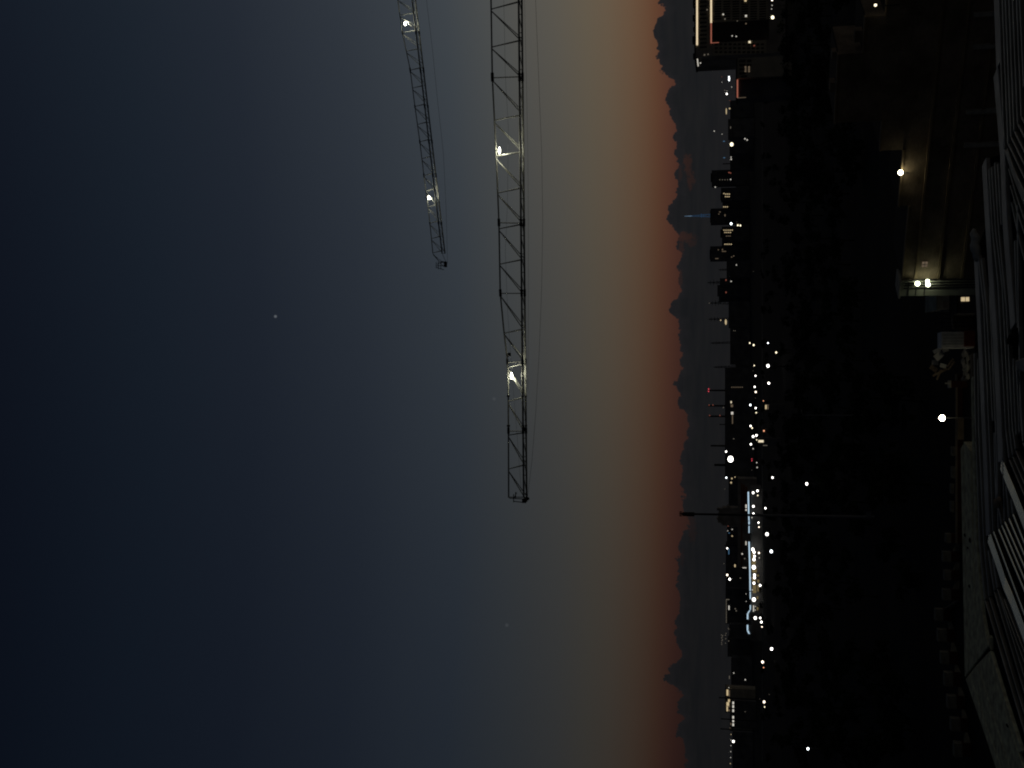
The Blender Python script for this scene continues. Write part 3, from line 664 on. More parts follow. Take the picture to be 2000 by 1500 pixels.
def size_word(s): return 'tiny' if s < 3.2 else 'small' if s < 4.6 else 'medium' if s < 6.6 else 'large'
LAMPS = [
 ('street_lamp', 'street lamp', 'street lamps beyond the black trees', 'of those between pylons and flat hall', 9.0,
  [(1464.4,670,4,'yellow'),(1472,674,5,'yellow'),(1500,670,4.2,'cool'),(1500,714.5,7.5,'white'),(1473,714,3.6,'yellow'),(1475.6,734,4.4,'white'),(1501.6,748.4,6,'white'),(1474,755.6,4.8,'white'),(1476,765.6,5,'warm'),(1491,783,3.4,'orange'),(1465.5,791,5.2,'cool'),(1476,797,4.8,'white'),(1477,806,3.8,'yellow'),(1475.5,777.5,2.4,'faint'),(1471,724,1.6,'faint')]),
 ('street_lamp', 'street lamp', 'street lamps in the middle of the city', 'of those near the huge floodlight', 9.0,
  [(1466,832,4.8,'white'),(1469,836,4.2,'yellow'),(1471,852.6,6,'white'),(1477.4,850.4,5.6,'white'),(1478,859,3.2,'yellow'),(1466.6,867.6,5.2,'white'),(1471,876.4,3.8,'dim'),(1492,841.5,4.6,'orange'),(1468.4,896.6,3.4,'red'),(1468.4,900,3.2,'red'),(1478,903.6,3.8,'dim'),(1478.8,913,4,'dim'),(1508.8,932.8,5.4,'white'),(1468.5,918,2,'faint'),(1494,859,2.8,'blue')]),
 ('street_lamp', 'street lamp', 'lamps around the shopping hall', 'of those along the blue light strip', 9.0,
  [(1471,962.6,5.8,'white'),(1479.4,958.6,5.8,'white'),(1480,967.6,3.8,'yellow'),(1471.4,989,5.8,'white'),(1495,992.6,5,'white'),(1471.6,1003.6,5.8,'white'),(1468.6,1011,3.6,'dim'),(1481.4,1020.8,4.8,'white'),(1482.4,1029.4,4,'warm'),(1498,1043.2,8,'white'),(1470.4,1073,7.5,'white'),(1472.8,1078.4,6.6,'white'),(1482.3,1080,5.2,'warm'),(1506.4,1077,7.5,'cool'),(1483,1089.6,3.6,'dim'),(1473.6,1086.4,6,'white'),(1472.7,1092.8,7,'white'),(1472.3,1108,9.4,'white'),(1473.6,1123,6.4,'white'),(1473.6,1128.4,6.4,'white'),(1472.6,1139,6.4,'white'),(1484.6,1143.4,6,'white'),(1469.4,1152,3.6,'dim'),(1466.3,1129,3.6,'dim'),(1472.4,1171,9,'white'),(1475.2,1207,7.4,'white'),(1484.8,1207,5.2,'white'),(1487,1215,5.8,'white'),(1488.2,1224.4,3.8,'warm'),(1475,1191.5,3.4,'dim'),(1475.2,1184.6,3.2,'dim'),(1457,1160,2.8,'dim'),(1457.6,1174.6,2.8,'dim')]),
 ('street_lamp', 'street lamp', 'lamps near the lower edge of the photo', 'of those scattered towards the bottom edge', 9.0,
  [(1507,1267.6,7.2,'white'),(1489.4,1293,6.6,'warm'),(1491.4,1303.8,3.6,'orange'),(1492.4,1371,6.2,'warm'),(1493.4,1380.8,3.4,'yellow'),(1455.6,1327.6,4,'dim'),(1502.4,1356.6,2.6,'faint'),(1455.4,1390,3,'faint'),(1578,1462.5,6.6,'cool'),(1484,1365,1.6,'faint')]),
 ('street_lamp', 'street lamp', 'lamps below the office tower', 'of those below the office block', 9.0,
  [(1508,0,5,'warm'),(1508,10.5,3.4,'dim'),(1507,17.5,3.4,'dim'),(1509,34,8.4,'yellow'),(1489.6,85.4,5.6,'white'),(1503,93.6,4.6,'dim'),(1502,99,2.4,'faint'),(1504.6,144,3.4,'faint'),(1463.2,158,2.8,'dim'),(1463,164,2,'faint'),(1485,69.5,1.8,'dim'),(1455,271,4.2,'dim'),(1459.2,273.3,4.2,'dim'),(1459,276.4,2.2,'faint'),(1441,440,4.6,'yellow'),(1446,440.4,4.4,'yellow'),(1439,433.5,2,'faint'),(1438.3,517.6,3.6,'dim'),(1471.5,530,2,'faint')]),
 ('light_mast', 'light mast', 'lights along the skyline', 'of those standing on the skyline', None,
  [(1410,150,2.6,'windowred'),(1410,160.6,2.6,'dim'),(1429,170,3,'dim'),(1415.5,176.5,3.4,'faint'),(1419.5,183.4,5,'white'),(1419.6,177.5,2.6,'dim'),(1425.4,196.4,2.6,'windowred'),(1425,212,4.4,'window'),(1395,256,3.6,'dim'),(1410.2,262,2.8,'dim'),(1429,282,9,'yellow'),(1397,365.4,3.8,'dim'),(1428,437,6,'cool'),(1407.6,625.4,3.8,'window'),(1418.2,882,4.8,'white'),(1412.7,796,3.2,'faint'),(1428,942.6,5,'window'),(1435.6,931.8,3.6,'window'),(1418.6,933,4.6,'cool'),(1429.4,934.6,4.6,'window'),(1420.4,1071,4.4,'white'),(1414,1100.4,2.8,'faint'),(1420.4,1123,5.4,'warm'),(1425.2,1131.2,6,'white'),(1416,955,2.6,'faint'),(1427.8,1434.4,3,'window'),(1427.8,1445.6,3.2,'dim'),(1432.4,1448.2,6,'white'),(1427.6,1456.4,3,'dim'),(1427.2,1468,3,'dim'),(1427,1479.6,3,'dim'),(1426.6,1491.4,3.2,'window'),(1423.5,1343,3,'dim')]),
]
for name, cat, group, phrase, h, L_ in LAMPS:
    srt = sorted(L_, key=lambda q: q[1])
    for i, (x, y, s, kind) in enumerate(srt):
        if h is not None and x > 1449:
            D = depth_on(x, y, h); D = min(D, 1290) if 955 < y < 1250 else min(D, 1500)
        else: D = 1700 if name == 'light_mast' else 1480
        lamp(name, cat, group, f'{size_word(s)} {COLW[kind]} lamp, {ORD[i]} from the top {phrase}', x, y, s, kind, D)
# long lights
for (x, y, s, st, kind, lab) in [(1424,153.5,4.4,3.2,'cool','wide blue-white light bar beside the tall office block on the skyline'),(1418.6,217.5,3.6,5.5,'window','long pale green-white light bar on the skyline above the low blocks'),(1414,276,3,1,'blue','small blue light on the skyline by the bright yellow lamp'),(1414.6,308,3,1,'blue','small blue light on the skyline next to the stubby stack')]:
    r = lamp('light_mast', 'light mast', 'lights along the skyline', lab, x, y, s, kind, 1700, st)
    if kind == 'blue':
        for c in r.children:
            if c.name.startswith('lens'): c.scale.z *= 3.0
r = lamp('illuminated_sign', 'sign', None, 'glowing cream oblong sign on the skyline under a pylon', 1417.6, 629, 5.5, 'window', 1750, 2.6)
r = lamp('floodlight_mast', 'floodlight', None, 'huge dazzling white floodlight, the brightest light of the skyline', 1426.8, 896.8, 13.5, 'white', 900)
# cluster of tiny dots on a far hill
tiny = MB()
for (x, y) in [(1409,1240),(1411.5,1241.5),(1410.6,1244),(1409.4,1246),(1411,1249.5),(1410,1251.5),(1409.4,1255.5),(1409.7,1258.5),(1418,1237),(1417,1240.6),(1417.5,1247.6),(1417,1256.2),(1422.5,1253)]:
    tiny.ball(at(x, y, 4200), 1.5)
tt = tiny.build('distant_light_cluster', E['faint']); tag(tt, 'cluster of tiny faint dots of light over the far low skyline', 'lights', kind='stuff')
# lit kiosk, small lit fronts
r = block('small lit kiosk with a cream window under the far lamps', 789, 801, 1494, 720, M['city'], 5, name='kiosk', wins=[(1496,795,3,8,E['window']),(1500,796.5,1.6,6,E['windowdim']),(1499.5,791.5,4,1.5,E['windowdim'])])
r = block('narrow shed with one tall warm lit window', 855, 871, 1481, 760, M['city'], 6, name='shed', wins=[(1486,861.8,10,4.2,E['window2']),(1494.4,870,8,1.2,E['faint'])])

# ------------------------------------------------------------------ vegetation
def leaf_clump(mb, c, r, n, s, squash=0.8):
    for _ in range(n):
        u = random.random(); th = random.uniform(0, 2*math.pi); ph = math.acos(random.uniform(-1, 1)); rr = r * (u ** 0.4)
        p = Vector((c[0]+rr*math.sin(ph)*math.cos(th), c[1]+rr*math.sin(ph)*math.sin(th), c[2]+rr*squash*math.cos(ph)))
        a = Vector((random.gauss(0,1),random.gauss(0,1),random.gauss(0,1))).normalized(); b = a.orthogonal().normalized(); q = s*random.uniform(.6,1.4)
        mb.add([p-a*q, p+b*q*.55, p+a*q, p-b*q*.55], [(0,1,2,3)])
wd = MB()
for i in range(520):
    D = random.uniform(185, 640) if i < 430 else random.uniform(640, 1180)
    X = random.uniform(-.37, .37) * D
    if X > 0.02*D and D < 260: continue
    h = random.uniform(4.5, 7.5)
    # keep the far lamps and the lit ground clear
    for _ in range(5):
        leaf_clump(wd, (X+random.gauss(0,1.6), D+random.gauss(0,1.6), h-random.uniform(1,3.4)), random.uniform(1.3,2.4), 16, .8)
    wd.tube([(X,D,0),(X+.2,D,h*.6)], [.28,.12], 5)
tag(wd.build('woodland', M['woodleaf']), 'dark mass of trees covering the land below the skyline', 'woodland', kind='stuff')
def tree(label, x, y, D, h, r, group='trees lit by the street lamps'):
    p = at(x, y, D); t = thing('broadleaf_tree', label, 'tree', (p.x, D, 0), group)
    tk = MB().tube([(p.x,D,0),(p.x+.15,D,h*.35),(p.x-.1,D+.1,h*.75)], [.26,.18,.06], 8)
    for a in range(6):
        th = a*1.05; z = h*(.35+.07*a); tk.tube([(p.x,D,z),(p.x+math.cos(th)*r*.7, D+math.sin(th)*r*.7, z+r*.6)], [.08,.03], 5)
    tk.build('trunk', M['bark'], t)
    cr_ = MB()
    for _ in range(22):
        th = random.uniform(0,6.28); rr = r*random.random()**.5
        leaf_clump(cr_, (p.x+math.cos(th)*rr, D+math.sin(th)*rr, h*(.62)+random.gauss(0,r*.4)), r*.35, 34, .16)
    cr_.build('crown', M['leaf'], t)
tree('leafy tree lit green, below the bright lamp in the middle', 1516, 716, 690, 9.5, 2.6)
tree('leafy tree with a bright green lit side, closer to the office tower', 1517, 690, 640, 9.0, 2.2)
tree('small tree catching the light of the lone lamp in the dark trees', 1583, 946.5, 338, 8.6, 2.2)
lamp('park_lamp', 'street lamp', None, 'lone white lamp in the black trees below the huge floodlight', 1575.6, 945, 7, 'white', 343)
lamp('park_lamp', 'street lamp', None, 'small green-tinted lamp close to the lit tree', 1516, 688.5, 5, 'yellow', 636)

# ------------------------------------------------------------------ old brick building on the right
A = Vector((at(1850, 562, 130).x, 130, 0)); dv = Vector((0.83, -0.56, 0)).normalized(); nv = Vector((dv.y, -dv.x, 0))   # nv points at us
if nv.y > 0: nv = -nv
def onwall(x, y, o=0.0):
    d = ray(x, y); c = Vector((0,0,CAMZ)); A2 = A + nv*o
    return c + d * ((A2 - c).dot(nv) / d.dot(nv))
def tpar(p): return (Vector((p.x,p.y,0)) - A).dot(dv)
def wallbox(mb, t0, t1, z0, z1, o0, o1):
    q = [A + dv*t0 + nv*o1, A + dv*t1 + nv*o1, A + dv*t1 + nv*o0, A + dv*t0 + nv*o0]
    return mb.hexa([(p.x,p.y,z0) for p in q], [(p.x,p.y,z1) for p in q])
ang = math.atan2(dv.y, dv.x)
bb = thing('brick_warehouse', 'long old brown brick building with stepped roof edges in the dark yard', 'building', tuple(A))
segs = [(400,545,1771),(290,400,1762),(231,290,1723),(95,231,1636),(24,95,1690),(-80,24,1736)]
for (ya, yb, x) in segs:
    t0 = tpar(onwall(1830, yb)); t1 = tpar(onwall(1830, ya)); z = onwall(x, (ya+yb)/2).z
    wallbox(MB(), t0, t1-.01, 0, z, -9, 0).build('wall', M['brick'], bb)
    wallbox(MB(), t0-.05, t1+.03, z+.002, z+.16, -.5, .22).build('coping', M['ledge'], bb)
    wallbox(MB(), t0+.1, t1-.1, z+.01, z+.12, -9, -.55).build('roof', M['roofing'], bb)
for (ya, yb, xa, xb) in [(105,119,1626,1640),(165,183,1622,1640),(66,88,1671,1692)]:
    t0 = tpar(onwall(1690, yb)); t1 = tpar(onwall(1690, ya)); wallbox(MB(), t0, t1, onwall(xb+3, yb).z, onwall(xa, yb).z, -2.4, -1.0).build('chimney', M['brick'], bb)
for (x, y) in [(1795,480),(1846,425),(1893,430)]:
    z = onwall(x, y, .12).z; wallbox(MB(), .3, tpar(onwall(1830, -80)), z-.1, z+.14, .002, .26).build('ledge', M['ledge'], bb)
for (y, xa) in [(26,1903),(89,1902),(216,1888),(281,1884)]:
    p = onwall(xa, y, .4); t0 = tpar(p); q = onwall(xa, y+7, .4); wallbox(MB(), tpar(q), t0, 0, p.z, .005, .5).build('pilaster', M['stone'], bb)
p, q = onwall(1801, 511, .05), onwall(1811, 521, .05); wo = wallbox(MB(), tpar(q), tpar(p), q.z, p.z, .065, .09).build('window', E['windowdim'], bb); wo['label'] = 'faintly lit window with crossed bars'
fr = MB(); tm = (tpar(p)+tpar(q))/2; zm = (p.z+q.z)/2
wallbox(fr, tm-.03, tm+.03, q.z, p.z, .095, .13); wallbox(fr, tpar(q), tpar(p), zm-.03, zm+.03, .095, .125); fr.build('frame', M['dark'], wo)
# lamp-lit corner block
t0, t1 = tpar(onwall(1800, 565)), tpar(onwall(1800, 545.5)); z1 = onwall(1759, 555).z
cb = thing('gatehouse', 'pale rendered gatehouse lit by two lamps at the end of the brick building', 'building', tuple(A + dv*t0))
wallbox(MB(), t0-.6, t1, 0, z1, -2.2, .4).build('wall', M['plaster'], cb)
wallbox(MB(), t0-.8, t1+.05, z1+.002, z1+.2, -2.4, .6).build('roof', M['stone'], cb)
for y in (547.5,552.5,557.5,562.5):
    p = onwall(1800, y, .45); wallbox(MB(), tpar(p)-.07, tpar(p)+.07, 2.4, z1-.3, .405, .5).build('mullion', M['dark'], cb)
for x in (1775,1790,1807):
    z = onwall(x, 555, .45).z; wallbox(MB(), t0-.5, t1-.05, z-.06, z+.06, .405, .47).build('transom', M['dark'], cb)
for (x, y, s) in [(1792,554,.26),(1811.5,549,.2),(1812.5,556,.24)]:
    p = onwall(x, y, .9); h = MB().box(p.x-.12, p.y-.1, p.z+.26, p.x+.12, p.y+.4, p.z+.38).build('wall_lamp', M['dark'], cb)
    MB().ball(p, s).build('lens', E['gate'], h, smooth=True)
# roof-edge lamp
p = onwall(1759, 337, .5); r = thing('roof_lamp', 'bright yellow-white lamp on the roof edge of the brick building', 'lamp', (p.x, p.y, p.z-.7))
MB().tube([(p.x,p.y+.3,p.z-.9),(p.x,p.y+.3,p.z+.1),(p.x,p.y,p.z+.3)], .06, 6).build('bracket', M['dark'], r); MB().ball(p, .26).build('lens', E['eave'], r, smooth=True)
q = onwall(1710, 10, .5); r = thing('roof_lamp', 'small greenish lamp over the brick building at the top edge', 'lamp', (q.x, q.y, q.z-.7))
MB().tube([(q.x,q.y+.3,q.z-2.2),(q.x,q.y+.3,q.z+.1),(q.x,q.y,q.z+.2)], .05, 6).build('bracket', M['dark'], r); MB().ball(q, .14).build('lens', E['yellow'], r, smooth=True)

# ------------------------------------------------------------------ yard between the brick building and our roof
def pbox(xa, xb, ya, yb, D, dep, z0=None):
    a, b = at(xa, (ya+yb)/2, D), at(xb, (ya+yb)/2, D)
    return at(xa, yb, D).x, at(xa, ya, D).x, D, D+dep, (b.z if z0 is None else z0), a.z
def pb(name, xa, xb, ya, yb, D, dep, material, parent=None, z0=None, bevel=0):
    x0, x1, y0, y1, za, zb = pbox(xa, xb, ya, yb, D, dep, z0); return MB().box(x0,y0,za,x1,y1,zb).build(name, material, parent, bevel)
D = 146; r = thing('guard_cabin', 'dark guard cabin with a small warm lit window and a light under its canopy', 'cabin', (at(1890,585,D).x, D, 0))
pb('wall', 1870, 1896, 566, 612, D, 4, M['city'], r, 0); pb('canopy', 1868.5, 1870.2, 562, 613, D-.8, 5, M['roofing'], r)
w_ = pb('window', 1877, 1893, 580.5, 588.5, D-.03, .02, E['window'], r); pb('frame', 1885, 1886, 580.5, 588.5, D-.06, .02, M['dark'], w_)
pb('canopy_lamp', 1872, 1892, 563.6, 565.2, D-.3, .1, E['windowdim'], r)
D = 150; r = thing('metal_shed', 'grey sloping-roofed metal shed between the gatehouse and the guard cabin', 'shed', (at(1850,585,D).x, D, 0))
pb('wall', 1830, 1868, 566, 604, D, 5, M['stone'], r, 0)
x0, x1, y0, y1, za, zb = pbox(1822, 1830, 564, 606, D, 5)
MB().hexa([(x0,y0-.3,za+.03),(x1,y0-.3,za+.03),(x1,y1,za+.5),(x0,y1,za+.5)], [(x0,y0-.3,za+.12),(x1,y0-.3,za+.12),(x1,y1,za+.62),(x0,y1,za+.62)]).build('roof', M['plaster'], r)
pb('door', 1842, 1868, 588, 602, D-.06, .05, M['citybrown'], r, 0.05)
D = 152; r = thing('wire_cage', 'dark fenced storage cage full of clutter, next to the metal shed', 'cage', (at(1850,625,D).x, D, 0))
t = MB()
for y in (606,614,622,630,638,645):
    p = at(1826, y, D); t.tube([(p.x,D,0),(p.x,D,p.z)], .05, 5)
for x in (1826,1840,1856):
    a, b = at(x,606,D), at(x,645,D); t.tube([a,(b.x,D,a.z)], .04, 5)
t.build('fence_frame', M['dark'], r)
t = MB()
for _ in range(26):
    p = at(random.uniform(1845,1880), random.uniform(609,643), D+1.5); s = random.uniform(.15,.5); zc = min(p.z, 2.2)
    t.box(p.x-s, p.y-s, 0 if random.random()<.5 else max(0,zc-s), p.x+s*.6, p.y+s, max(.3,zc+s*.6))
t.build('clutter', M['wood'], r)
D = 150; r = thing('site_container', 'pale white box container standing on a rusty red base', 'container', (at(1860,664,D).x, D, 0))
pb('body', 1839, 1884, 648, 680, D, 3, M['white'], r, .5, .06); pb('base', 1884.5, 1896, 646, 676, D-.6, 3, M['red'], r, .02)
for y in (654,660,666,672): pb('rib', 1841, 1883, y, y+.8, D-.05, .04, M['plaster'], r)
# broken planks and boards
GP = 'loose boards piled beside the container'
for i, (x0, y0, x1, y1, wd_) in enumerate([(1823,688,1838,680,.34),(1841,686,1852,682,.36),(1829,690,1838,700,.9),(1820,708,1832,708,.5),(1836,713,1848,716,.4),(1822,734,1850,720,.22),(1838,720,1830,742,.2),(1850,716,1862,700,.16),(1852,722,1864,706,.16),(1821,724,1826,716,.8)]):
    Dp = 154 + (i % 4) * .9; a, b = at(x0,y0,Dp), at(x1,y1,Dp+.6); ax = (b-a).normalized(); sd = ax.cross(Vector((0,1,0))).normalized()*wd_/2*1.3; th = Vector((0,.06,0))
    o = MB().hexa([a-sd-th, a+sd-th, a+sd+th, a-sd+th], [b-sd-th, b+sd-th, b+sd+th, b-sd+th]).build('board', M['white'] if i < 5 else M['wood'])
    tag(o, ['pale','short pale','squarish pale','small pale','stubby pale','long brown','thin brown','narrow slanting brown','second narrow slanting brown','broad brown'][i] + f' loose board in the heap beside the white container, {ORD[i]} counted', 'board', GP)
rb = MB()
for _ in range(40):
    p = at(1862, random.uniform(685,745), 155+random.uniform(0,4)); s = random.uniform(.12,.5); rb.ball((p.x, p.y, s*.4), s, s*.8, s*.6, 6, 4)
tag(rb.build('rubble', M['stone']), 'low heap of broken rubble under the loose boards', 'rubble', kind='stuff')
pb_ = thing('brick_bin', 'small brick enclosure with an L-shaped pale cap beside the boards', 'enclosure', (at(1860,752,157).x,157,0))
pb('wall', 1858, 1866, 744, 757, 157, 1.2, M['redbrick'], pb_, 0); pb('cap', 1854.5, 1857.9, 743, 758, 156.9, 1.4, M['stone'], pb_); pb('upright', 1847, 1854.4, 747, 750, 156.9, .5, M['stone'], pb_)
# low wall with coping
D = 160; r = thing('yard_wall', 'low dark red wall with a pale coping running below the yard lamp', 'wall', (at(1868,800,D).x, D, 0))
x0, x1 = at(1868,1060,D).x, at(1868,732,D).x
MB().box(x0, D, 0, x1, D+.5, at(1870,800,D).z).build('wall', M['redbrick'], r)
MB().box(x0-.1, D-.15, at(1870,800,D).z+.002, x1+.1, D+.65, at(1867.5,800,D).z).build('coping', M['ledge'], r)
MB().box(at(1868,858,D).x, D-.9, 0, at(1868,815,D).x, D-.3, at(1868.5,800,D).z).build('buttress', M['ledge'], r)
# yard lamp
p = at(1840, 816.5, 147); r = thing('yard_lamp', 'bright warm lamp over the yard wall, brightest of the dark yard', 'lamp', (p.x, 147.6, 0))
MB().tube([(p.x,147.6,0),(p.x,147.6,p.z+.2),(p.x,147,p.z+.55)], [.08,.06,.05], 8).build('pole', M['dark'], r)
MB().box(p.x-.3, 146.7, p.z+.5, p.x+.3, 147.4, p.z+.6).build('lamp_head', M['dark'], r); MB().ball(p, .38, .36, .34).build('lens', E['yard'], r, smooth=True)
# pillars
PG = 'brick pillars with pale caps along the street wall'
PIL = [(1860,1866,1874,873,890),(1860,1866,1874,912,934),(1858,1864,1873,946,964),(1858,1864,1874,980,1000),(1848,1858,1874,1043,1060),(1842,1858,1874,1078,1097),(1845,1858,1874,1115,1133),(1842,1858,1874,1152,1172),(1827,1843,1858,1190,1212),(1832,1850,1864,1230,1253),(1838,1854,1870,1274,1297),(1845,1862,1877,1314,1340),(1851,1869,1884,1360,1384),(1858,1876,1890,1404,1428),(1864,1880,1896,1452,1478)]
for i, (xa, xm, xb, ya, yb) in enumerate(PIL):
    D = depth_on(xb, (ya+yb)/2, 0) - .3
    c = at(xb, (ya+yb)/2, D); r = thing('brick_pillar', ('dark red' if i > 3 else 'dim, half-hidden') + f' brick pillar with pale block cap, {ORD[i]} from the top of the row', 'pillar', (c.x, D, 0), PG)
    pb('shaft', xm+.05, xb, ya, yb, D, 1.2, M['redbrick'], r, 0); pb('cap', xa, xm, ya-.4, yb+.4, D-.06, 1.3, M['capstone'], r, None, .03)
for i in range(4, len(PIL)-1):
    a, b = PIL[i], PIL[i+1]; Da = depth_on(a[2], a[4], 0); Db = depth_on(b[2], b[3], 0)
    p, q = at(a[2], a[4]+1, Da), at(b[2], b[3]-1, Db); h0 = at(a[2]-2, a[4], Da).z + .2; h1 = at(b[1]+2, b[3], Db).z
    o = MB().hexa([(q.x,q.y,0),(p.x,p.y,0),(p.x,p.y+.4,0),(q.x,q.y+.4,0)], [(q.x,q.y,h1*.9),(p.x,p.y,h0),(p.x,p.y+.4,h0),(q.x,q.y+.4,h1*.9)]).build('wall_panel', M['capstone'])
    tag(o, f'low sloping pale wall panel between two brick pillars, {ORD[i-4]} from the top', 'wall', 'sloping wall panels between the pillars', 'thing')

# ------------------------------------------------------------------ our own roof: deck, ribs, flashings, coping
ZR = 27.0
house = thing('brick_house', 'brick house with a dark ribbed metal roof and beige coping, close to the camera', 'house', (0, 12, ZR))
edge = [(1944,-260),(1944,0),(1957,300),(1921,316),(1926,440),(1906,500),(1904,700),(1902,860),(1908,1080),(1914,1185),(1933,1245),(1936,1290),(1995,1480),(2075,1720)]
ep = [onz(x, y, ZR-.06) for x, y in edge]
plan = [(p.x,p.y) for p in ep] + [(-7.5, -4), (9.5, -4)]
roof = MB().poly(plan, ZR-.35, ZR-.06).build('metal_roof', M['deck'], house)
cen = Vector((sum(p[0] for p in plan)/len(plan), sum(p[1] for p in plan)/len(plan)))
bodyplan = [tuple(cen + (Vector(p)-cen)*.97) for p in plan]
MB().poly(bodyplan, 0, ZR-.36).build('wall', M['brick'], house)
def rib(pts, w, h, material, name='rib', grooves=0, z=ZR, parent=None):
    P = [onz(x, y, z) for x, y in pts]; P = [Vector((p.x,p.y,0)) for p in P]
    L_, R_ = [], []
    for i, p in enumerate(P):
        d1 = (P[i]-P[i-1]).normalized() if i > 0 else None; d2 = (P[i+1]-P[i]).normalized() if i < len(P)-1 else None
        if d1 is None: n = Vector((-d2.y,d2.x,0)); k = 1
        elif d2 is None: n = Vector((-d1.y,d1.x,0)); k = 1
        else:
            n1 = Vector((-d1.y,d1.x,0)); n2 = Vector((-d2.y,d2.x,0)); n = (n1+n2).normalized(); k = min(2.0, 1/max(.3, n.dot(n1)))
        L_.append(p + n*w/2*k); R_.append(p - n*w/2*k)
    mb = MB()
    def strip_(fa, fb, zt, zb):
        n = len(P); vs = []
        for i in range(n):
            a = L_[i].lerp(R_[i], fa); b = L_[i].lerp(R_[i], fb); fl = .012
            vs += [(a.x,a.y,zb),(a.x,a.y,zt),(b.x,b.y,zt),(b.x,b.y,zb)]
        fs = []
        for i in range(n-1):
            for k_ in range(4): fs.append((i*4+k_, i*4+(k_+1)%4, (i+1)*4+(k_+1)%4, (i+1)*4+k_))
        fs += [(0,1,2,3),((n-1)*4+3,(n-1)*4+2,(n-1)*4+1,(n-1)*4)]
        mb.add(vs, fs)
    if grooves:
        g = grooves; 
        for i in range(g): strip_(i/g+.03, (i+1)/g-.03, z, z-h)
        strip_(0.04, .96, z-.014, z-h+.002)
    else: strip_(0, 1, z, z-h)
    return mb.build(name, material, parent or roof, 0.006)
def jog(pts, every=95, amp=0.6):
    # small steps where two sheets overlap, as on the roof
    out = []
    for (x0,y0),(x1,y1) in zip(pts, pts[1:]):
        n = max(1, int(abs(y1-y0)/every)); o = 0
        for i in range(n):
            f = i/n; out.append((x0+(x1-x0)*f, y0+(y1-y0)*f))
            if n > 1 and i < n-1:
                f2 = (i+.55+random.uniform(-.25,.25))/n; s = random.uniform(.3,1)*amp
                out.append((x0+(x1-x0)*f2 - s*.4, y0+(y1-y0)*f2)); out.append((x0+(x1-x0)*f2 + s*.5, y0+(y1-y0)*f2+5))
    out.append(pts[-1]); return out
TH = .046
# right-hand tier
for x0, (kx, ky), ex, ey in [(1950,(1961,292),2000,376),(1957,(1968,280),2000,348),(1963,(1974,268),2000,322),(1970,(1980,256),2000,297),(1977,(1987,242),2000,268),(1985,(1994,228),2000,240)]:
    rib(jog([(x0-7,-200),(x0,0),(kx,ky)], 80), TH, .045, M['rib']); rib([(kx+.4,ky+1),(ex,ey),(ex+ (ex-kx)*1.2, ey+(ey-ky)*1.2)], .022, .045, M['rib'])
rib(jog([(1983,-200),(1991,0),(1999,170)], 80), TH, .045, M['rib'])
rib([(1936,-200),(1945,0),(1949.5,128)], .2, .05, M['flash'], 'flashing')
rib([(1944,140),(1951,220),(1957.5,300),(1962,430),(1972,560),(1978,638)], .22, .05, M['flash'], 'flashing')
rib([(1965,296),(1978,336),(2000,392),(2030,470)], .09, .05, M['rib'], 'ridge_strip', 4)
for pts in [[(1969,330),(1985,385),(2000,430)],[(1972,362),(1988,420),(2000,458)],[(1974,395),(1990,470),(2000,510)]]: rib(pts, .02, .045, M['rib'])
# middle tier
rib([(1921.5,316),(1928,430),(1935,540),(1943,660),(1950,800),(1953.5,902)], .24, .05, M['flash'], 'flashing')
rib([(1954.5,906),(1966,935),(1979,966),(2000,1020),(2030,1100)], .16, .05, M['ridge_lit'], 'ridge_strip', 4)
for pts in [[(1931,330),(1938,450),(1949,560),(1964,840),(1970,895)],[(1936,326),(1944,450),(1957,560),(1971,840),(1977,889)],[(1942,318),(1950,450),(1965,600),(1977,840),(1983,878)],[(1948,320),(1955,440)],[(1986,400),(1988,560),(1992,800),(1997,862)],[(1981,470),(1984,560),(1987,640)]]:
    rib(jog(pts, 90), TH*.9, .045, M['rib'])
for a, b in [((1970,898),(2000,968)),((1977,892),(2000,946)),((1983,881),(2000,921)),((1997,865),(2006,885))]:
    rib([a, b, (b[0]+(b[0]-a[0])*.8, b[1]+(b[1]-a[1])*.8)], .02, .045, M['rib'])
for pts in [[(1984,705),(1987,770),(1990,845)],[(1978,700),(1981,800),(1984,850)],[(1990,720),(1994,800),(1997,850)]]: rib(jog(pts, 60), TH*.8, .045, M['rib'])
# front tier
rib([(1905.5,502),(1911,610),(1916,720),(1922,860),(1929.5,1046)], .22, .05, M['flash'], 'flashing')
rib([(1930,1048),(1948,1100),(1961,1140),(1975,1172),(2000,1240),(2030,1325)], .17, .05, M['ridge_lit'], 'ridge_strip', 4)
for pts in [[(1910,500),(1921,600),(1931,840),(1939,1037)],[(1916,505),(1926,600),(1935,760),(1938,822)],[(1932,560),(1944,840),(1947,930),(1949,1032)],[(1941,845),(1943,930),(1945,978)],[(1943,925),(1949,985),(1955,1024)],[(1957,860),(1959,940),(1961,1018)],[(1964,950),(1967,980),(1969,1011)],[(1974,975),(1977,1003)]]:
    rib(jog(pts, 90), TH, .045, M['rib'])
for a, b in [((1939.6,1039),(1978,1142)),((1949.4,1034),(1994,1140)),((1955.6,1026),(2000,1132)),((1961.6,1020),(2000,1108)),((1969.4,1013),(2000,1085)),((1977.6,1005),(2000,1062))]:
    rib([a, b, (b[0]+(b[0]-a[0])*.6, b[1]+(b[1]-a[1])*.6)], .026, .045, M['ridge_lit'])  # same ribs past the knee, their extra light given by the brighter metal
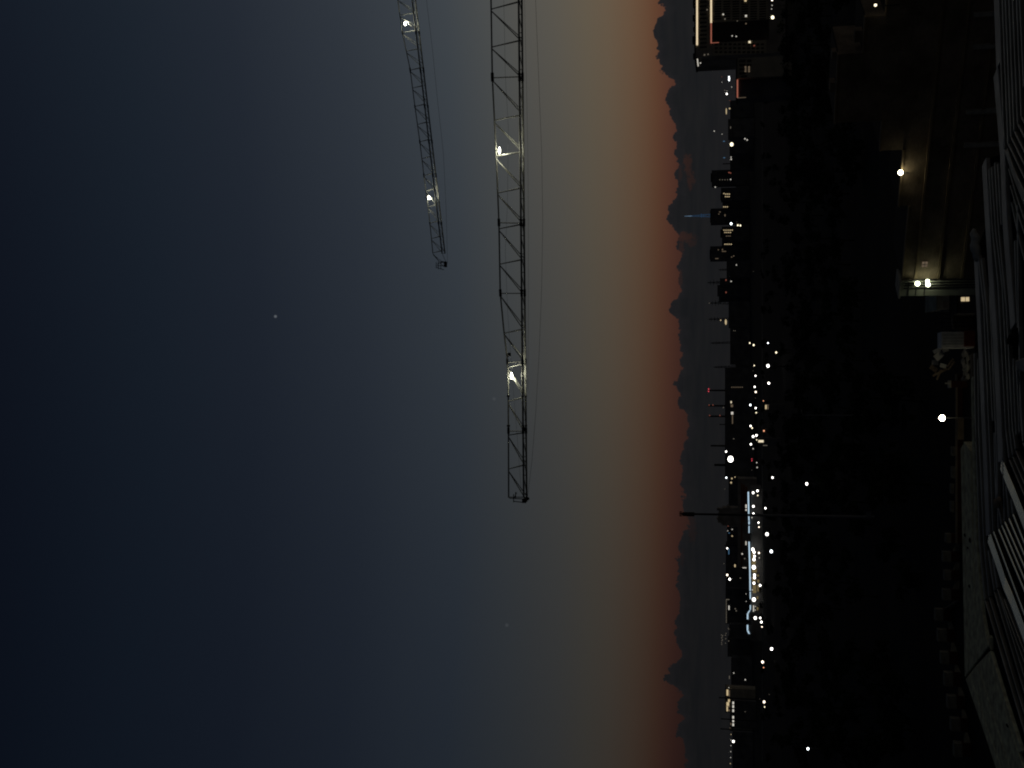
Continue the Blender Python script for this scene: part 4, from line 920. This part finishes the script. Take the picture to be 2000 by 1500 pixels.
# outer gutter lines
for pts in [[(1902,690),(1905,840),(1913,1060),(1923,1171)],[(1909,700),(1911,840),(1921,1060),(1931,1165)],[(1929,1075),(1941,1154)],[(1938,1090),(1947,1149)]]:
    rib(jog(pts, 120), .045, .045, M['rib'])
for a, b in [((1923,1173),(1943,1240)),((1931,1167),(1953,1240)),((1941,1156),(1966,1240)),((1947,1151),(1976,1245))]:
    f = 4.2; rib(jog([a, b, (a[0]+(b[0]-a[0])*f, a[1]+(b[1]-a[1])*f)], 140, 1.4), .02, .045, M['rib'])
for a, b in [((1960,1170),(2000,1275)),((1953,1165),(2000,1295))]: rib([a,b], .012, .045, M['rib'])
# concrete coping in three strips with a mitred corner
def cstrip(pa, pb_, name='coping_strip', material=None, z=ZR-.02, h=.12):
    a = [onz(x,y,z) for x,y in pa]; b = [onz(x,y,z) for x,y in pb_]; n = len(a); vs = []; fs = []
    for i in range(n):
        vs += [(a[i].x,a[i].y,z-h),(a[i].x,a[i].y,z),(b[i].x,b[i].y,z),(b[i].x,b[i].y,z-h)]
    for i in range(n-1):
        for k in range(4): fs.append((i*4+k, i*4+(k+1)%4, (i+1)*4+(k+1)%4, (i+1)*4+k))
    fs += [(0,1,2,3), ((n-1)*4+3,(n-1)*4+2,(n-1)*4+1,(n-1)*4)]
    return MB().add(vs, fs).build(name, material or M['coping'], cop, 0.008)
cop = house
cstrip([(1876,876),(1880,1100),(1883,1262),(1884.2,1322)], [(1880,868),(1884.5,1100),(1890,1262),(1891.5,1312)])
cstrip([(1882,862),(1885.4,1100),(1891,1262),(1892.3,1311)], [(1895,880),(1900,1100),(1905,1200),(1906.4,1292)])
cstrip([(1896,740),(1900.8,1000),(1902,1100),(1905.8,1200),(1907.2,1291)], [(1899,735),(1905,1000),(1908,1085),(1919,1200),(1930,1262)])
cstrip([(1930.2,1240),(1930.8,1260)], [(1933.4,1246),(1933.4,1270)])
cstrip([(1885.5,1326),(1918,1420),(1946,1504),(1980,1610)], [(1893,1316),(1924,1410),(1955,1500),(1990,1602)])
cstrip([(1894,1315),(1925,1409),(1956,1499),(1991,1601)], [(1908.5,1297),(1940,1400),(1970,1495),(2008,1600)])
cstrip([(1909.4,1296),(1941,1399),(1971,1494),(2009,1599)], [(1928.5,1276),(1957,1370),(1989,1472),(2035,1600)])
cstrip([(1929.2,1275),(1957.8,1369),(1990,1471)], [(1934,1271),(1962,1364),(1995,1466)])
cstrip([(1884,1324),(1931,1264)], [(1885.5,1326),(1932.6,1270)], 'mitre_joint', M['joint'], ZR-.035)
for (x, y, rx, ry) in [(1894,1055,3,6),(1890,1070,2,3),(1884,1045,3,4),(1893,1145,2.5,4),(1906,1417,1.5,3),(1967,1417,3,3)]:
    p = onz(x, y, ZR-.017); MB().ball((p.x,p.y,ZR-.02), ry*.006, rx*.02, .012, 10, 4).build('stain_pit', M['joint'], cop)
pth = [(1893,690),(1897,735)]
# low pale strip further along the edge
cstrip([(1894,695),(1897,760),(1900,860)], [(1897.5,690),(1900.2,760),(1904,862)], 'edge_strip', M['ledge'], ZR-.03)
# tarpaulin roll on the eave and odds and ends
t = MB(); pts = []
for i in range(9):
    f = i/8; p = onz(1909.5+5*f, 445+62*f, ZR-.02); pts.append((p.x, p.y+.1+.02*math.sin(i*2.1), ZR+.0+.012*math.sin(i*1.7)))
t.tube(pts, [.02,.045,.055,.06,.058,.062,.055,.05,.025], 10)
tag(t.build('tarpaulin_roll', M['tarp'], None, 0, True), 'pale crumpled tarpaulin roll lying on the roof eave', 'tarpaulin')
p = onz(1984, 662, ZR); t = MB().ball((p.x,p.y,ZR+.03), .075, .1, .05, 10, 6).box(p.x-.05,p.y-.1,ZR,p.x+.02,p.y+.3,ZR+.03)
tag(t.build('rag', M['joint'], None, .02), 'black rag lying on the dark ribbed metal roof', 'rag')
p = onz(1999, 712, ZR); tag(MB().hexa([(p.x-.1,p.y-.25,ZR),(p.x+.08,p.y-.2,ZR),(p.x+.06,p.y+.2,ZR),(p.x-.06,p.y+.16,ZR)], [(p.x-.08,p.y-.22,ZR+.05),(p.x+.06,p.y-.18,ZR+.06),(p.x+.04,p.y+.16,ZR+.05),(p.x-.05,p.y+.13,ZR+.04)]).build('stone_fragment', M['stone'], None, .015), 'pale flat stone fragment on the dark ribbed metal roof', 'stone')
p = onz(1950, 983, ZR); tag(MB().ball((p.x,p.y,ZR+.02), .06, .09, .035, 9, 5).ball((p.x+.05,p.y-.1,ZR+.015), .04, .05, .03, 8, 5).build('mortar_lump', M['wood'], None, 0), 'brown lump of dried mortar stuck on the metal roof', 'mortar')

# ------------------------------------------------------------------ render settings
S.view_settings.view_transform = 'Standard'; S.view_settings.look = 'None'; S.view_settings.exposure = 0; S.view_settings.gamma = 1
S.render.engine = 'CYCLES'
S.cycles.use_denoising = True
S.cycles.max_bounces = 4; S.cycles.diffuse_bounces = 2; S.cycles.glossy_bounces = 2
S.cycles.sample_clamp_indirect = 2.0
S.cycles.filter_width = 2.0
